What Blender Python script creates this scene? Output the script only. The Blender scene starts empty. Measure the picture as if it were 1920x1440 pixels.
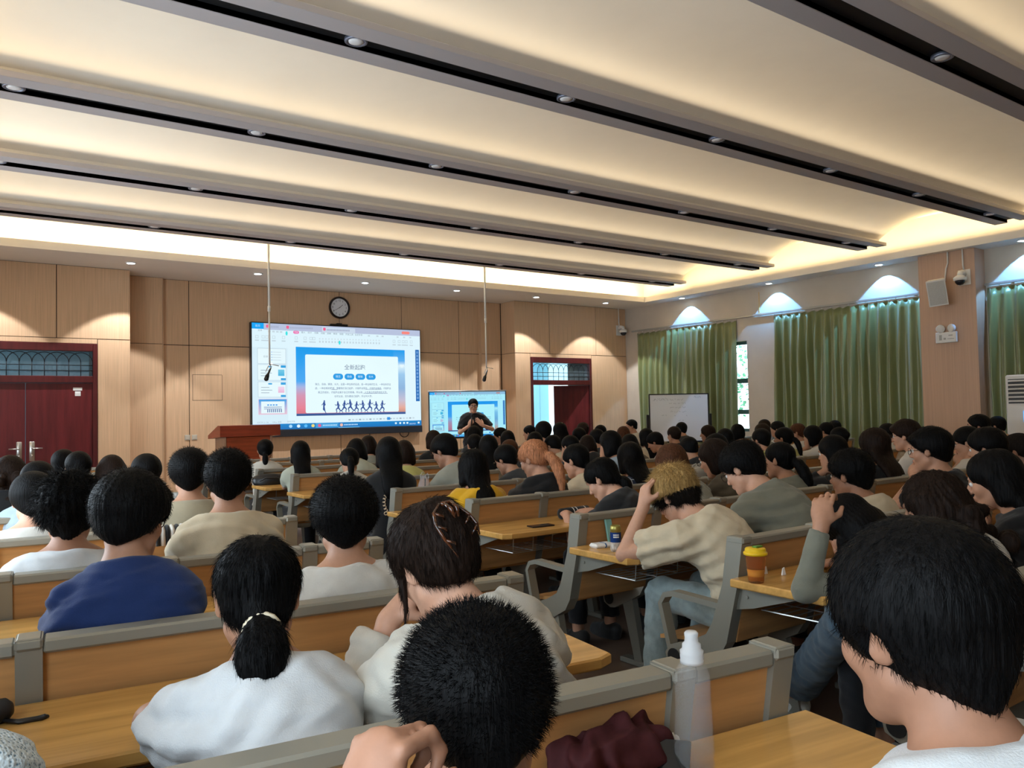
import bpy, bmesh, math, random
import numpy as np
from mathutils import Vector, Matrix
PI = math.pi
rad = math.radians
scene = bpy.context.scene
COL = scene.collection

# ------------------------------------------------------------------ camera
CAMZ = 1.42
YAW, PITCH, ROLL, FPX = rad(35.558), rad(2.0185), rad(-1.16), 1502.6
def _cam_axes():
    cy, sy, cp, sp = math.cos(YAW), math.sin(YAW), math.cos(PITCH), math.sin(PITCH)
    f = Vector((sy * cp, cy * cp, sp)); r = Vector((cy, -sy, 0)); u = r.cross(f)
    c, s = math.cos(ROLL), math.sin(ROLL)
    return r * c + u * s, u * c - r * s, f
AX_R, AX_U, AX_F = _cam_axes()
cam_d = bpy.data.cameras.new('camera'); cam = bpy.data.objects.new('camera', cam_d); COL.objects.link(cam)
cam.matrix_world = Matrix(((AX_R.x, AX_U.x, -AX_F.x, 0), (AX_R.y, AX_U.y, -AX_F.y, 0), (AX_R.z, AX_U.z, -AX_F.z, CAMZ), (0, 0, 0, 1)))
cam_d.sensor_fit = 'HORIZONTAL'; cam_d.sensor_width = 36; cam_d.lens = 36 * FPX / 1920
cam_d.clip_start = 0.02
scene.camera = cam
def ray(px, py):
    """direction of a pixel of the photograph (1920 x 1440), unit depth along the view axis"""
    return AX_R * ((px - 960) / FPX) + AX_U * ((720 - py) / FPX) + AX_F
def at_y(px, py, y):
    d = ray(px, py); return d * (y / d.y) + Vector((0, 0, CAMZ))
def at_x(px, py, x):
    d = ray(px, py); return d * (x / d.x) + Vector((0, 0, CAMZ))
def at_z(px, py, z):
    d = ray(px, py); return d * ((z - CAMZ) / d.z) + Vector((0, 0, CAMZ))

# ------------------------------------------------------------------ world, exposure
vs = scene.view_settings
vs.view_transform = 'Standard'; vs.look = 'None'; vs.exposure = EXPO = 0.30; vs.gamma = 1.0; vs.use_curve_mapping = False
world = bpy.data.worlds.new('sky'); scene.world = world; world.use_nodes = True
bg = world.node_tree.nodes['Background']; bg.inputs[0].default_value = (0.72, 0.88, 1.0, 1); bg.inputs[1].default_value = 5.0

WARM = (1.0, 0.76, 0.42); COOL = (0.36, 0.66, 1.0); DAY = (0.78, 0.89, 1.0)
def area(name, loc, rot, sx, sy, power, color, spread=PI):
    d = bpy.data.lights.new(name, 'AREA'); d.shape = 'RECTANGLE'; d.size = sx; d.size_y = sy; d.energy = power; d.color = color
    o = bpy.data.objects.new(name, d); o.location = loc; o.rotation_euler = rot; COL.objects.link(o); d.spread = spread; return o
# room: X to the right along the front wall, Y towards it, floor at z = 0
XL, XR, YB, YW, YREC = -0.75, 12.76, -4.6, 13.34, 13.92
SOF = 3.72; LIPX0, LIPX1, LIPY0, LIPY1 = -0.24, 12.30, -4.0, 12.25; LIPT = 3.83
# cove strips: warm light tape lying on the soffit behind the lip, shining upwards
COVE = 62.0
area('cove_light_front', (6.03, LIPY1 + .09, LIPT - .02), (PI + rad(-25), 0, 0), LIPX1 - LIPX0, .05, COVE * 1.6, WARM)
area('cove_light_right', (LIPX1 + .09, 4.1, LIPT - .02), (PI, 0, 0), .05, LIPY1 - LIPY0, COVE * 1.3, WARM, rad(125))
area('cove_light_left', (LIPX0 - .09, 4.1, LIPT - .02), (PI, 0, 0), .05, LIPY1 - LIPY0, COVE * 1.3, WARM, rad(125))
# daylight through the windows of the left wall
for i, (yc, pw) in enumerate(((0.2, 14), (4.4, 34), (8.6, 34))):
    area('window_daylight_left', (XL - .12, yc, 1.75), (0, rad(-90), 0), 1.7, 2.4, pw, DAY)

# ------------------------------------------------------------------ materials
MATS = {}
def nd(nt, t, x=0, y=0, **kw):
    n = nt.nodes.new(t)
    for k, v in kw.items(): setattr(n, k, v)
    return n
def mat(name, color, rough=.5, metal=0.0, spec=.5, grain=None, var=0.0, bump=0.0, bscale=None, emit=None, estr=1.0, trans=0.0, alpha=1.0, sheen=0.0, ior=1.45, dark=None, coord='Object', detail=3.0):
    """principled material; grain = (sx, sy, sz) noise scale, var = how far the noise moves the colour, bump = relief"""
    if name in MATS: return MATS[name]
    m = bpy.data.materials.new(name); m.use_nodes = True; nt = m.node_tree; b = nt.nodes['Principled BSDF']
    c = tuple(color[:3]) + (1,)
    b.inputs['Base Color'].default_value = c; b.inputs['Roughness'].default_value = rough; b.inputs['Metallic'].default_value = metal
    b.inputs['Specular IOR Level'].default_value = spec; b.inputs['IOR'].default_value = ior
    if trans: b.inputs['Transmission Weight'].default_value = trans
    if alpha < 1: b.inputs['Alpha'].default_value = alpha
    if sheen: b.inputs['Sheen Weight'].default_value = sheen
    if emit: b.inputs['Emission Color'].default_value = tuple(emit) + (1,); b.inputs['Emission Strength'].default_value = estr
    if grain:
        tc = nd(nt, 'ShaderNodeTexCoord'); mp = nd(nt, 'ShaderNodeMapping'); mp.inputs['Scale'].default_value = grain
        nz = nd(nt, 'ShaderNodeTexNoise'); nz.inputs['Scale'].default_value = 1.0; nz.inputs['Detail'].default_value = detail; nz.inputs['Roughness'].default_value = .6
        nt.links.new(tc.outputs[coord], mp.inputs['Vector']); nt.links.new(mp.outputs[0], nz.inputs['Vector'])
        if var:
            r = nd(nt, 'ShaderNodeValToRGB'); r.color_ramp.elements[0].position = .3; r.color_ramp.elements[1].position = .7
            d = dark if dark else tuple(x * (1 - var) for x in color[:3])
            r.color_ramp.elements[0].color = tuple(d) + (1,); r.color_ramp.elements[1].color = tuple(min(1, x * (1 + var * .5)) for x in color[:3]) + (1,)
            nt.links.new(nz.outputs['Fac'], r.inputs[0]); nt.links.new(r.outputs[0], b.inputs['Base Color'])
        if bump:
            bp = nd(nt, 'ShaderNodeBump'); bp.inputs['Strength'].default_value = min(1, bump * 1.0); bp.inputs['Distance'].default_value = .01
            if bscale:
                mp2 = nd(nt, 'ShaderNodeMapping'); mp2.inputs['Scale'].default_value = bscale; nz2 = nd(nt, 'ShaderNodeTexNoise'); nz2.inputs['Scale'].default_value = 1.0; nz2.inputs['Detail'].default_value = 2
                nt.links.new(tc.outputs[coord], mp2.inputs[0]); nt.links.new(mp2.outputs[0], nz2.inputs['Vector']); nt.links.new(nz2.outputs['Fac'], bp.inputs['Height'])
            else: nt.links.new(nz.outputs['Fac'], bp.inputs['Height'])
            nt.links.new(bp.outputs[0], b.inputs['Normal'])
    MATS[name] = m; return m
M_PANEL = mat('oak_veneer_panel', (.67, .44, .265), .42, grain=(70, 70, 1.2), var=.16, bump=.08)
M_GROOVE = mat('dark_joint', (.05, .03, .02), .8)
M_PILLAR = mat('pillar_veneer', (.58, .375, .26), .45, grain=(70, 70, 1.0), var=.10, bump=.06)
M_WALLP = mat('beige_wall_paint', (.60, .53, .44), .75, grain=(3, 3, 3), var=.05)
M_CEIL = mat('ceiling_paint', (.80, .76, .69), .8, grain=(2, 2, 2), var=.03)
M_TRIM = mat('slot_trim_paint', (.46, .42, .42), .6)
M_SLOT = mat('black_slot', (.008, .008, .009), .6)
M_FLOOR = mat('brown_floor_tile', (.20, .13, .09), .35, grain=(2, 2, 2), var=.25)
M_DOOR = mat('mahogany_door', (.125, .016, .018), .32, grain=(14, 14, 1.2), var=.35, bump=.03)
M_DOORF = mat('mahogany_frame', (.085, .012, .012), .35, grain=(14, 14, 1.2), var=.3)
M_IRON = mat('black_iron', (.02, .02, .022), .5, metal=.6)
M_STEEL = mat('brushed_steel', (.58, .57, .55), .3, metal=1.0)
M_WHITEP = mat('white_plastic', (.80, .79, .76), .4)
M_GREYP = mat('grey_plastic', (.42, .42, .40), .45)
M_BLACKP = mat('black_plastic', (.012, .012, .013), .35)
M_GLASS = mat('clear_glass', (.9, .97, 1.0), .02, trans=1.0, ior=1.1)
M_ALU = mat('grey_aluminium', (.40, .40, .385), .42, metal=.55)

# ------------------------------------------------------------------ mesh helpers
class MB:
    """collects shapes into one mesh"""
    def __init__(s): s.v = []; s.f = []; s.m = []; s.mi = 0
    def add(s, vs, fs, mi=None):
        b = len(s.v); s.v += [tuple(v) for v in vs]; s.f += [tuple(b + i for i in f) for f in fs]; s.m += [s.mi if mi is None else mi] * len(fs)
    def box(s, x0, x1, y0, y1, z0, z1, M=None):
        vs = [(x, y, z) for z in (z0, z1) for y in (y0, y1) for x in (x0, x1)]
        if M is not None: vs = [M @ Vector(v) for v in vs]
        s.add(vs, [(0, 2, 3, 1), (4, 5, 7, 6), (0, 1, 5, 4), (2, 6, 7, 3), (0, 4, 6, 2), (1, 3, 7, 5)])
    def rbox(s, x0, x1, y0, y1, z0, z1, r=.006, M=None):
        """box with chamfered edges"""
        r = min(r, (x1 - x0) * .45, (y1 - y0) * .45, (z1 - z0) * .45)
        X, Y, Z = (x0, x1), (y0, y1), (z0, z1); sg = (1, -1); vs = []; ix = {}
        for i in (0, 1):
            for j in (0, 1):
                for k in (0, 1):
                    x, y, z = X[i], Y[j], Z[k]; dx, dy, dz = r * sg[i], r * sg[j], r * sg[k]
                    for a, p in enumerate(((x, y + dy, z + dz), (x + dx, y, z + dz), (x + dx, y + dy, z))):
                        ix[i, j, k, a] = len(vs); vs.append(p)
        F = []
        q = ((0, 0), (1, 0), (1, 1), (0, 1))
        for i in (0, 1):
            f = [ix[i, a, b, 0] for a, b in q]; F.append(f if i else f[::-1])
            f = [ix[a, i, b, 1] for a, b in q]; F.append(f[::-1] if i else f)
            f = [ix[a, b, i, 2] for a, b in q]; F.append(f if i else f[::-1])
        for a in (0, 1):
            for b in (0, 1):
                f = [ix[0, a, b, 1], ix[1, a, b, 1], ix[1, a, b, 2], ix[0, a, b, 2]]; F.append(f if (a == b) else f[::-1])
                f = [ix[a, 0, b, 0], ix[a, 1, b, 0], ix[a, 1, b, 2], ix[a, 0, b, 2]]; F.append(f[::-1] if (a == b) else f)
                f = [ix[a, b, 0, 0], ix[a, b, 1, 0], ix[a, b, 1, 1], ix[a, b, 0, 1]]; F.append(f if (a == b) else f[::-1])
                for c in (0, 1):
                    f = [ix[a, b, c, 0], ix[a, b, c, 1], ix[a, b, c, 2]]; F.append(f if (a + b + c) % 2 else f[::-1])
        if M is not None: vs = [M @ Vector(v) for v in vs]
        s.add(vs, F)
    def tube(s, pts, r, n=8, cap=True, closed=False):
        pts = [Vector(p) for p in pts]; N = len(pts); rr = r if isinstance(r, (list, tuple)) else [r] * N
        up = None; rings = []
        for i, p in enumerate(pts):
            t = (pts[(i + 1) % N] - pts[i - 1]) if closed else (pts[min(i + 1, N - 1)] - pts[max(i - 1, 0)])
            t.normalize()
            if up is None: up = t.orthogonal().normalized()
            else: up = (up - t * up.dot(t)); up = up.normalized() if up.length > 1e-6 else t.orthogonal().normalized()
            w = t.cross(up); rings.append([p + (up * math.cos(2 * PI * k / n) + w * math.sin(2 * PI * k / n)) * rr[i] for k in range(n)])
        vs = [v for R in rings for v in R]; F = []
        for i in range(N if closed else N - 1):
            j = (i + 1) % N
            for k in range(n): F.append((i * n + k, i * n + (k + 1) % n, j * n + (k + 1) % n, j * n + k))
        if cap and not closed: F.append(tuple(range(n))[::-1]); F.append(tuple((N - 1) * n + k for k in range(n)))
        s.add(vs, F)
    def lathe(s, prof, n=20, M=None, cap=True):
        """prof = [(r, z)...] around the z axis"""
        vs = []; F = []
        for r, z in prof: vs += [(r * math.cos(2 * PI * k / n), r * math.sin(2 * PI * k / n), z) for k in range(n)]
        for i in range(len(prof) - 1):
            for k in range(n): F.append((i * n + k, i * n + (k + 1) % n, (i + 1) * n + (k + 1) % n, (i + 1) * n + k))
        if cap and prof[0][0] > 1e-3: F.append(tuple(range(n))[::-1])
        if cap and prof[-1][0] > 1e-3: F.append(tuple((len(prof) - 1) * n + k for k in range(n)))
        if M is not None: vs = [M @ Vector(v) for v in vs]
        s.add(vs, F)
    def prism(s, poly, axis, a, b, M=None):
        """extrude polygon poly (list of 2-D points) along axis ('x','y','z') from a to b"""
        n = len(poly); vs = []
        for t in (a, b):
            for u, v in poly: vs.append({'x': (t, u, v), 'y': (u, t, v), 'z': (u, v, t)}[axis])
        F = [tuple(range(n))[::-1], tuple(range(n, 2 * n))] + [(i, (i + 1) % n, n + (i + 1) % n, n + i) for i in range(n)]
        if M is not None: vs = [M @ Vector(v) for v in vs]
        s.add(vs, F)
    def grid(s, P):
        """P = rows of points"""
        nr, nc = len(P), len(P[0]); s.add([p for R in P for p in R], [(i * nc + j, i * nc + j + 1, (i + 1) * nc + j + 1, (i + 1) * nc + j) for i in range(nr - 1) for j in range(nc - 1)])
    def mesh(s, name, smooth=False):
        me = bpy.data.meshes.new(name); me.from_pydata(s.v, [], s.f); me.update()
        bm = bmesh.new(); bm.from_mesh(me); bmesh.ops.recalc_face_normals(bm, faces=bm.faces); bm.to_mesh(me); bm.free()
        if any(s.m): me.polygons.foreach_set('material_index', s.m)
        if smooth: me.polygons.foreach_set('use_smooth', [True] * len(me.polygons))
        return me
    def build(s, name, m, parent=None, smooth=False, loc=None, rot=None):
        return link(name, s.mesh(name, smooth), m, parent, loc, rot)
def link(name, me, m=None, parent=None, loc=None, rot=None):
    o = bpy.data.objects.new(name, me); COL.objects.link(o)
    if m is not None:
        for k in (m if isinstance(m, (list, tuple)) else [m]):
            if len(me.materials) < (len(m) if isinstance(m, (list, tuple)) else 1): me.materials.append(k)
    if parent is not None: o.parent = parent
    if loc is not None: o.location = loc
    if rot is not None: o.rotation_euler = rot
    return o
def shade_auto(o, ang=35):
    me = o.data; me.polygons.foreach_set('use_smooth', [True] * len(me.polygons)); me.set_sharp_from_angle(angle=rad(ang)); return o
def empty(name, loc=(0, 0, 0), rot=(0, 0, 0)):
    o = bpy.data.objects.new(name, None); o.empty_display_size = .1; COL.objects.link(o); o.location = loc; o.rotation_euler = rot; return o
def tag(o, label, cat, group=None):
    o['label'] = label; o['category'] = cat
    if group: o['group'] = group
    return o
def struct(o): o['kind'] = 'structure'; return o
def box1(name, m, x0, x1, y0, y1, z0, z1, parent=None, r=0):
    b = MB(); (b.rbox(x0, x1, y0, y1, z0, z1, r) if r else b.box(x0, x1, y0, y1, z0, z1)); return b.build(name, m, parent)

# ------------------------------------------------------------------ floor and side walls
fl = struct(box1('floor', M_FLOOR, XL - .2, XR + .2, YB - .2, YREC + .25, -.1, 0))
# left wall with three windows (outside the picture, they let the daylight in)
def wall_with_holes(name, m, horiz, c0, c1, holes, plane0, plane1, ztop, axis):
    """wall slab along axis ('x' or 'y') with rectangular holes [(a,b,z0,z1)]"""
    b = MB()
    def bx(a0, a1, z0, z1):
        if a1 - a0 < 1e-4 or z1 - z0 < 1e-4: return
        if axis == 'y': b.box(plane0, plane1, a0, a1, z0, z1)
        else: b.box(a0, a1, plane0, plane1, z0, z1)
    cur = c0
    for (a, e, z0, z1) in sorted(holes):
        bx(cur, a, 0, ztop); bx(a, e, 0, z0); bx(a, e, z1, ztop); cur = e
    bx(cur, c1, 0, ztop)
    return struct(b.build(name, m))
wall_with_holes('wall_left', M_WALLP, None, YB, YW, [(-1.0, 1.4, .9, 2.6), (3.2, 5.6, .9, 2.6), (7.4, 9.8, .9, 2.6)], XL - .1, XL, 4.6, 'y')
wall_with_holes('wall_back', M_WALLP, None, XL, XR, [], YB - .1, YB, 4.6, 'x')
WIN1 = (9.98, 12.95, .95, 2.72); WIN2 = (6.55, 9.30, .95, 2.72); WIN3 = (2.6, 5.45, .95, 2.72)
wall_with_holes('wall_right', M_WALLP, None, YB, YREC, [WIN1, WIN2, WIN3], XR, XR + .22, 4.6, 'y')
for n, (a, e, z0, z1) in enumerate((WIN1, WIN2, WIN3)):
    w = struct(empty('window_%d' % (n + 1), (XR + .16, (a + e) / 2, z0)))
    W = e - a; H = z1 - z0; b = MB(); t = .035
    b.box(-t, t, -W / 2, W / 2, 0, .06); b.box(-t, t, -W / 2, W / 2, H - .06, H)
    k = 4
    for i in range(k + 1):
        y = -W / 2 + W * i / k; b.box(-t, t, max(-W / 2, y - .035), min(W / 2, y + .035), .06, H - .06)
    for zz in (.34, .95): b.box(-t * .8, t * .8, -W / 2, W / 2, zz, zz + .09)
    b.build('window_frame', mat('teal_window_frame', (.045, .10, .115), .4), w)
    for i in range(k):
        y0 = -W / 2 + W * i / k + .035; y1 = -W / 2 + W * (i + 1) / k - .035
        box1('pane', M_GLASS, -.004, .004, y0, y1, .06, H - .06, w)
# trees outside the windows of the right wall
def foliage(name, c, R, n, seed, m, label):
    rng = random.Random(seed); b = MB()
    for i in range(n):
        u = Vector((rng.gauss(0, 1), rng.gauss(0, 1), rng.gauss(0, 1))).normalized() * R * rng.uniform(.35, 1)
        u.z *= .8; a = Vector((rng.gauss(0, 1), rng.gauss(0, 1), rng.gauss(0, 1))).normalized(); w = a.orthogonal().normalized(); l = rng.uniform(.08, .17)
        p = Vector(u); b.add([p, p + w * l * .35 + a * l * .5, p + a * l, p - w * l * .35 + a * l * .5], [(0, 1, 2, 3)])
    t = tag(empty(name, (c[0], c[1], 0)), label, 'tree'); o = b.build('foliage', m, t, loc=(0, 0, c[2])); tb = MB(); tb.tube([(0, 0, 0), (.05, .03, c[2] * .6), (0, 0, c[2] + .4)], [.13, .1, .05], 8); tb.build('trunk', mat('bark', (.12, .09, .06), .9), t); return t
M_LEAF = mat('leaf_green', (.10, .33, .16), .5, grain=(4, 4, 4), var=.4)
foliage('garden_tree', (17.6, 13.6, 2.6), 1.9, 1500, 3, M_LEAF, 'green leafy tree outside the window beside the whiteboard')
struct(box1('ground', mat('outside_paving', (.55, .56, .55), .8, grain=(2, 2, 2), var=.15), -6, 40, YREC + .25, 40, -.16, -.06))
struct(box1('ground_garden', mat('lawn', (.16, .30, .10), .9, grain=(9, 9, 9), var=.4), XR + .2, 40, -10, YREC + .25, -.16, -.06))
# ------------------------------------------------------------------ front wall: veneer panels on a dark backing
wf = struct(empty('wall_front', (6, YREC, 0))); wfl = struct(empty('wall_front_left', (6, YREC, 0))); wfr = struct(empty('wall_front_right', (6, YREC, 0)))
def front_slab(x0, x1, y, z0, z1, th=.12):
    return box1('wall_core', M_GROOVE, x0, x1, y + .012, y + th, z0, z1, wf) if False else None
def wbox(b, x0, x1, y0, y1, z0, z1): b.box(x0 - 6, x1 - 6, y0 - YREC, y1 - YREC, z0, z1)
DOORL = (.08, 1.92, 2.567); DOORR = (10.02, 11.70, 2.565)
G = .012; b = MB()
wbox(b, XL, DOORL[0], YW + G, YREC + .25, 0, 3.9); wbox(b, DOORL[1], 2.37 - G, YW + G, YREC + .25, 0, 3.9); wbox(b, DOORL[0], DOORL[1], YW + G, YREC + .25, DOORL[2], 3.9); wbox(b, 2.37 - G, 2.94, 13.83 + G, YREC + .25, 0, 3.9); b.build('wall_core', M_GROOVE, wfl); b = MB()
wbox(b, 2.94, 9.13, YREC + G, YREC + .25, 0, 3.9); b.build('wall_core', M_GROOVE, wf); b = MB(); wbox(b, 9.13, 9.63 + G, 13.83 + G, YREC + .25, 0, 3.9)
wbox(b, 9.63 + G, DOORR[0], YW + G, YREC + .25, 0, 3.9); wbox(b, DOORR[1], XR, YW + G, YREC + .25, 0, 3.9); wbox(b, DOORR[0], DOORR[1], YW + G, YREC + .25, DOORR[2], 3.9); b.build('wall_core', M_GROOVE, wfr)
def panel(x0, x1, z0, z1, y, g=.006):
    q = MB(); q.rbox(x0 + g, x1 - g, 0, .014, z0 + g, z1 - g, .002); o = q.build('wall_panel', M_PANEL, wf if y > 13.9 else (wfl if x0 < 6 else wfr)); o.location = (-6, y - YREC, 0); return o
ZJ = 2.64
for x0, x1 in ((2.94, 3.37), (3.37, 4.70), (4.70, 6.04), (6.04, 7.33), (7.33, 8.64), (8.64, 9.13)):
    panel(x0, x1, 0, ZJ, YREC); panel(x0, x1, ZJ, SOF, YREC)
for x0, x1 in ((2.385, 2.94), (9.13, 9.615)): panel(x0, x1, 0, ZJ, 13.83, .004); panel(x0, x1, ZJ, SOF, 13.83, .004)
panel(DOORL[1], 2.37, 0, ZJ, YW); panel(XL, DOORL[0], 0, ZJ, YW); panel(1.385, 2.37, ZJ, SOF, YW); panel(XL, 1.385, ZJ, SOF, YW); panel(DOORL[0], DOORL[1], DOORL[2], ZJ, YW, .003)
panel(9.63, DOORR[0], 0, ZJ, YW); panel(DOORR[1], XR, 0, ZJ, YW); panel(9.63, 10.54, ZJ, SOF, YW); panel(10.54, 11.85, ZJ, SOF, YW); panel(11.85, XR, ZJ, SOF, YW); panel(DOORR[0], DOORR[1], DOORR[2], ZJ, YW, .003)
for xx, s in ((2.37, -1), (9.63, 1)):           # the faces that return from the flush wall back to the recess
    for z0, z1 in ((0, ZJ), (ZJ, SOF)):
        q = MB(); q.rbox(0, .014, .004, 13.83 - YW - .001, z0 + .004, z1 - .004, .002); o = q.build('wall_panel', M_PANEL, wfl if s < 0 else wfr); o.location = (xx - 6 - (.014 if s < 0 else 0), YW - YREC, 0)
for s0, s1 in ((2.94, 13.83), (9.13 - .012, 13.83)): q = MB(); q.box(0, .012, 0, YREC - 13.83, 0, SOF); o = q.build('wall_panel', M_PANEL, wfl if s0 < 6 else wfr); o.location = (s0 - 6, s1 - YREC, 0)
q = MB()                                         # thin outline of the service hatch
hx0, hx1, hz0, hz1 = 3.42, 3.90, 1.72, 2.15
for a in ((hx0, hx1, hz0, hz0 + .006), (hx0, hx1, hz1, hz1 + .006), (hx0, hx0 + .006, hz0, hz1), (hx1, hx1 + .006, hz0, hz1)): q.box(a[0] - 6, a[1] - 6, -.0015, .004, a[2], a[3])
o = q.build('service_hatch', M_GROOVE, wf); o.location = (0, 0, 0)
# ------------------------------------------------------------------ doors
def arch_grille(b, w, z0, z1, y):
    """iron grille of interlaced arches"""
    n = 11; s = w / n; zt = z1 - .02; r = .006
    zb = z0 + (z1 - z0) * .55
    for i in range(n + 1):
        x = -w / 2 + i * s; b.tube([(x, y, z0), (x, y, zb)], r, 5)
    for zz in (z0 + .08, z0 + .16): b.tube([(-w / 2, y, zz), (w / 2, y, zz)], r, 5)
    for i in range(n - 1):
        x0 = -w / 2 + i * s; pts = []
        for k in range(13):
            a = PI * k / 12; pts.append((x0 + s - s * math.cos(a), y, zb + (zt - zb) * math.sin(a)))
        b.tube(pts, r, 5)
def door(n, x0, x1, ztop, open_right, label_parts=True):
    d = struct(empty('door_%d' % n, ((x0 + x1) / 2, YW, 0))); W = x1 - x0; w2 = W / 2; fr = .062; zb0, zb1 = 1.985, 2.085
    b = MB(); y0, y1 = -.012, .16
    b.rbox(-w2, -w2 + fr, y0, y1, 0, ztop, .006); b.rbox(w2 - fr, w2, y0, y1, 0, ztop, .006); b.rbox(-w2 + fr, w2 - fr, y0, y1, ztop - .115, ztop, .006); b.rbox(-w2 + fr, w2 - fr, y0, y1, zb0, zb1, .006)
    b.build('door_frame', M_DOORF, d)
    box1('transom_pane', mat('transom_glass', (.55, .72, .80), .05, trans=.9, ior=1.1), -w2 + fr, w2 - fr, .07, .076, zb1, ztop - .115, d)
    g = MB(); arch_grille(g, W - 2 * fr, zb1, ztop - .115, .03); g.build('transom_grille', M_IRON, d, True)
    lw = w2 - fr - .004
    for s in (-1, 1):
        leaf = MB(); leaf.rbox(-lw if s > 0 else 0, 0 if s > 0 else lw, -.022, .022, .01, zb0 - .006, .004)
        lf = leaf.build('door_leaf', M_DOOR, d); lf.location = (s * (w2 - fr), .05, 0)
        if s > 0 and open_right: lf.rotation_euler = (0, 0, rad(open_right))
        if s < 0 and open_right: lf.rotation_euler = (0, 0, rad(100))
        h = MB(); hx = (-lw + .075) if s > 0 else lw - .075
        h.rbox(hx - .035, hx + .035, -.034, -.022, .86, 1.14, .006); h.tube([(hx, -.034, 1.04), (hx, -.07, 1.04), (hx + s * .02, -.075, 1.04), (hx + s * .13, -.075, 1.04)], .011, 8); h.rbox(hx - .012, hx + .012, -.04, -.034, .91, .95, .003)
        h.build('door_handle', M_STEEL, lf, True)
    return d
door(1, DOORL[0], DOORL[1], DOORL[2], 0)
d2 = door(2, DOORR[0], DOORR[1], DOORR[2], -30)
st = MB(); st.rbox(-.06, .06, -.004, 0, 0, .045, .002); st.rbox(-.035, .04, -.004, 0, -.08, -.012, .002); st.rbox(-.03, .03, -.006, 0, -.05, -.03, .002)
tag(st.build('door_sticker', M_WHITEP, None, loc=(1.66, YW + .05 - .0225, 1.87)), 'small torn white sticker on the dark red door', 'sticker')
# outside the open right-hand door: gallery with a pale wall
struct(box1('wall_gallery', mat('gallery_wall', (.80, .86, .88), .7, grain=(.3, .3, 2), var=.08), 6, 18, 17.0, 17.2, 0, 6))
gc = MB(); gc.rbox(-.15, .15, -.15, .15, 0, 4.5, .02); tag(gc.build('gallery_column', mat('gallery_column_paint', (.25, .52, .60), .6), None, loc=(12.4, 16.1, 0)), 'pale blue square column outside the open door', 'column')
struct(box1('wall_corridor', mat('corridor_paint', (.20, .27, .30), .7), -2.5, 3.4, 15.6, 15.8, 0, 4.2)); struct(box1('ceiling_corridor', mat('corridor_ceiling', (.5, .5, .48), .8), -2.5, 3.4, YREC + .26, 15.8, 3.2, 3.3))
# ------------------------------------------------------------------ pillar on the right wall
pl = struct(box1('wall_pillar', M_PILLAR, XR - .31, XR - .001, 5.59, 6.43, 0, SOF - .002)); 
# ------------------------------------------------------------------ ceiling
ce = struct(empty('ceiling', (6, 4, SOF)))
def cpart(name, b, m, smooth=False): o = b.build(name, m, ce, smooth); o.location = (-6, -4, -SOF); return o
b = MB()
b.box(XL, XR, LIPY1, YREC + .2, SOF, SOF + .05); b.box(XL, XR, YB, LIPY0, SOF, SOF + .05); b.box(LIPX1, XR, LIPY0, LIPY1, SOF, SOF + .05); b.box(XL, LIPX0, LIPY0, LIPY1, SOF, SOF + .05)
b.box(LIPX0 - .03, LIPX1 + .03, LIPY1, LIPY1 + .03, SOF + .05, LIPT); b.box(LIPX0 - .03, LIPX1 + .03, LIPY0 - .03, LIPY0, SOF + .05, LIPT); b.box(LIPX1, LIPX1 + .03, LIPY0, LIPY1, SOF + .05, LIPT); b.box(LIPX0 - .03, LIPX0, LIPY0, LIPY1, SOF + .05, LIPT)
cpart('ceiling_soffit', b, M_CEIL)
TZ = 3.92; SLOTS = [11.146 - 2.0795 * i for i in range(8)]; SX0, SX1 = LIPX0 + .18, LIPX1 - .18; TW, DW = .245, .08
VZ0, VZ1 = TZ + .115, 4.28
def vault(y0, y1, x0, x1, z0=VZ0, z1=VZ1, half=None, n=44):
    P = []
    for i in range(n + 1):
        t = i / n
        if half: u = t * .5 if half > 0 else .5 - t * .5
        else: u = t
        z = z0 + (z1 - z0) * (1 - (2 * u - 1) ** 2) ** .9; P.append((y0 + (y1 - y0) * t, z))
    return P
SLOTCOVE = 24
for i in range(len(SLOTS)):
    ys = SLOTS[i]
    b = MB()
    for s in (-1, 1):
        a0, a1 = sorted((ys + s * DW, ys + s * TW)); b.rbox(SX0, SX1, a0, a1, TZ, TZ + .05, .004)
    cpart('slot_trim', b, M_TRIM)
    b = MB(); b.box(SX0, SX1, ys - DW, ys + DW, TZ + .045, TZ + .06); b.box(SX0, SX1, ys - DW - .004, ys - DW, TZ + .004, TZ + .05); b.box(SX0, SX1, ys + DW, ys + DW + .004, TZ + .004, TZ + .05)
    cpart('slot_recess', b, M_SLOT)
    if i < len(SLOTS) - 1:
        y1, y0 = ys - TW + .12, SLOTS[i + 1] + TW - .02
        b = MB(); b.box(SX0, SX1, y0 - .02, y0, TZ + .05, VZ0 + .03); b.box(SX0, SX1, y1, y1 + .02, TZ + .05, VZ0 + .03); cpart('vault_riser', b, M_CEIL)
        area('slot_cove_light', (6.03, y1 - .045, TZ + .056), (PI + rad(63), 0, 0), SX1 - SX0 - .1, .03, SLOTCOVE, (1.0, .80, .53), rad(92)) if i < 6 else None
        P = vault(y0, y1, 0, 0); b = MB(); b.grid([[(x, y, z) for y, z in P] for x in (SX0, SX1)]); b.grid([[(x, y, z + .03) for y, z in P] for x in (SX0, SX1)])
        for x in (SX0, SX1): b.grid([[(x, y, z + dz) for y, z in P] for dz in (0, .03)])
        cpart('ceiling_vault', b, M_CEIL, True)
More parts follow.
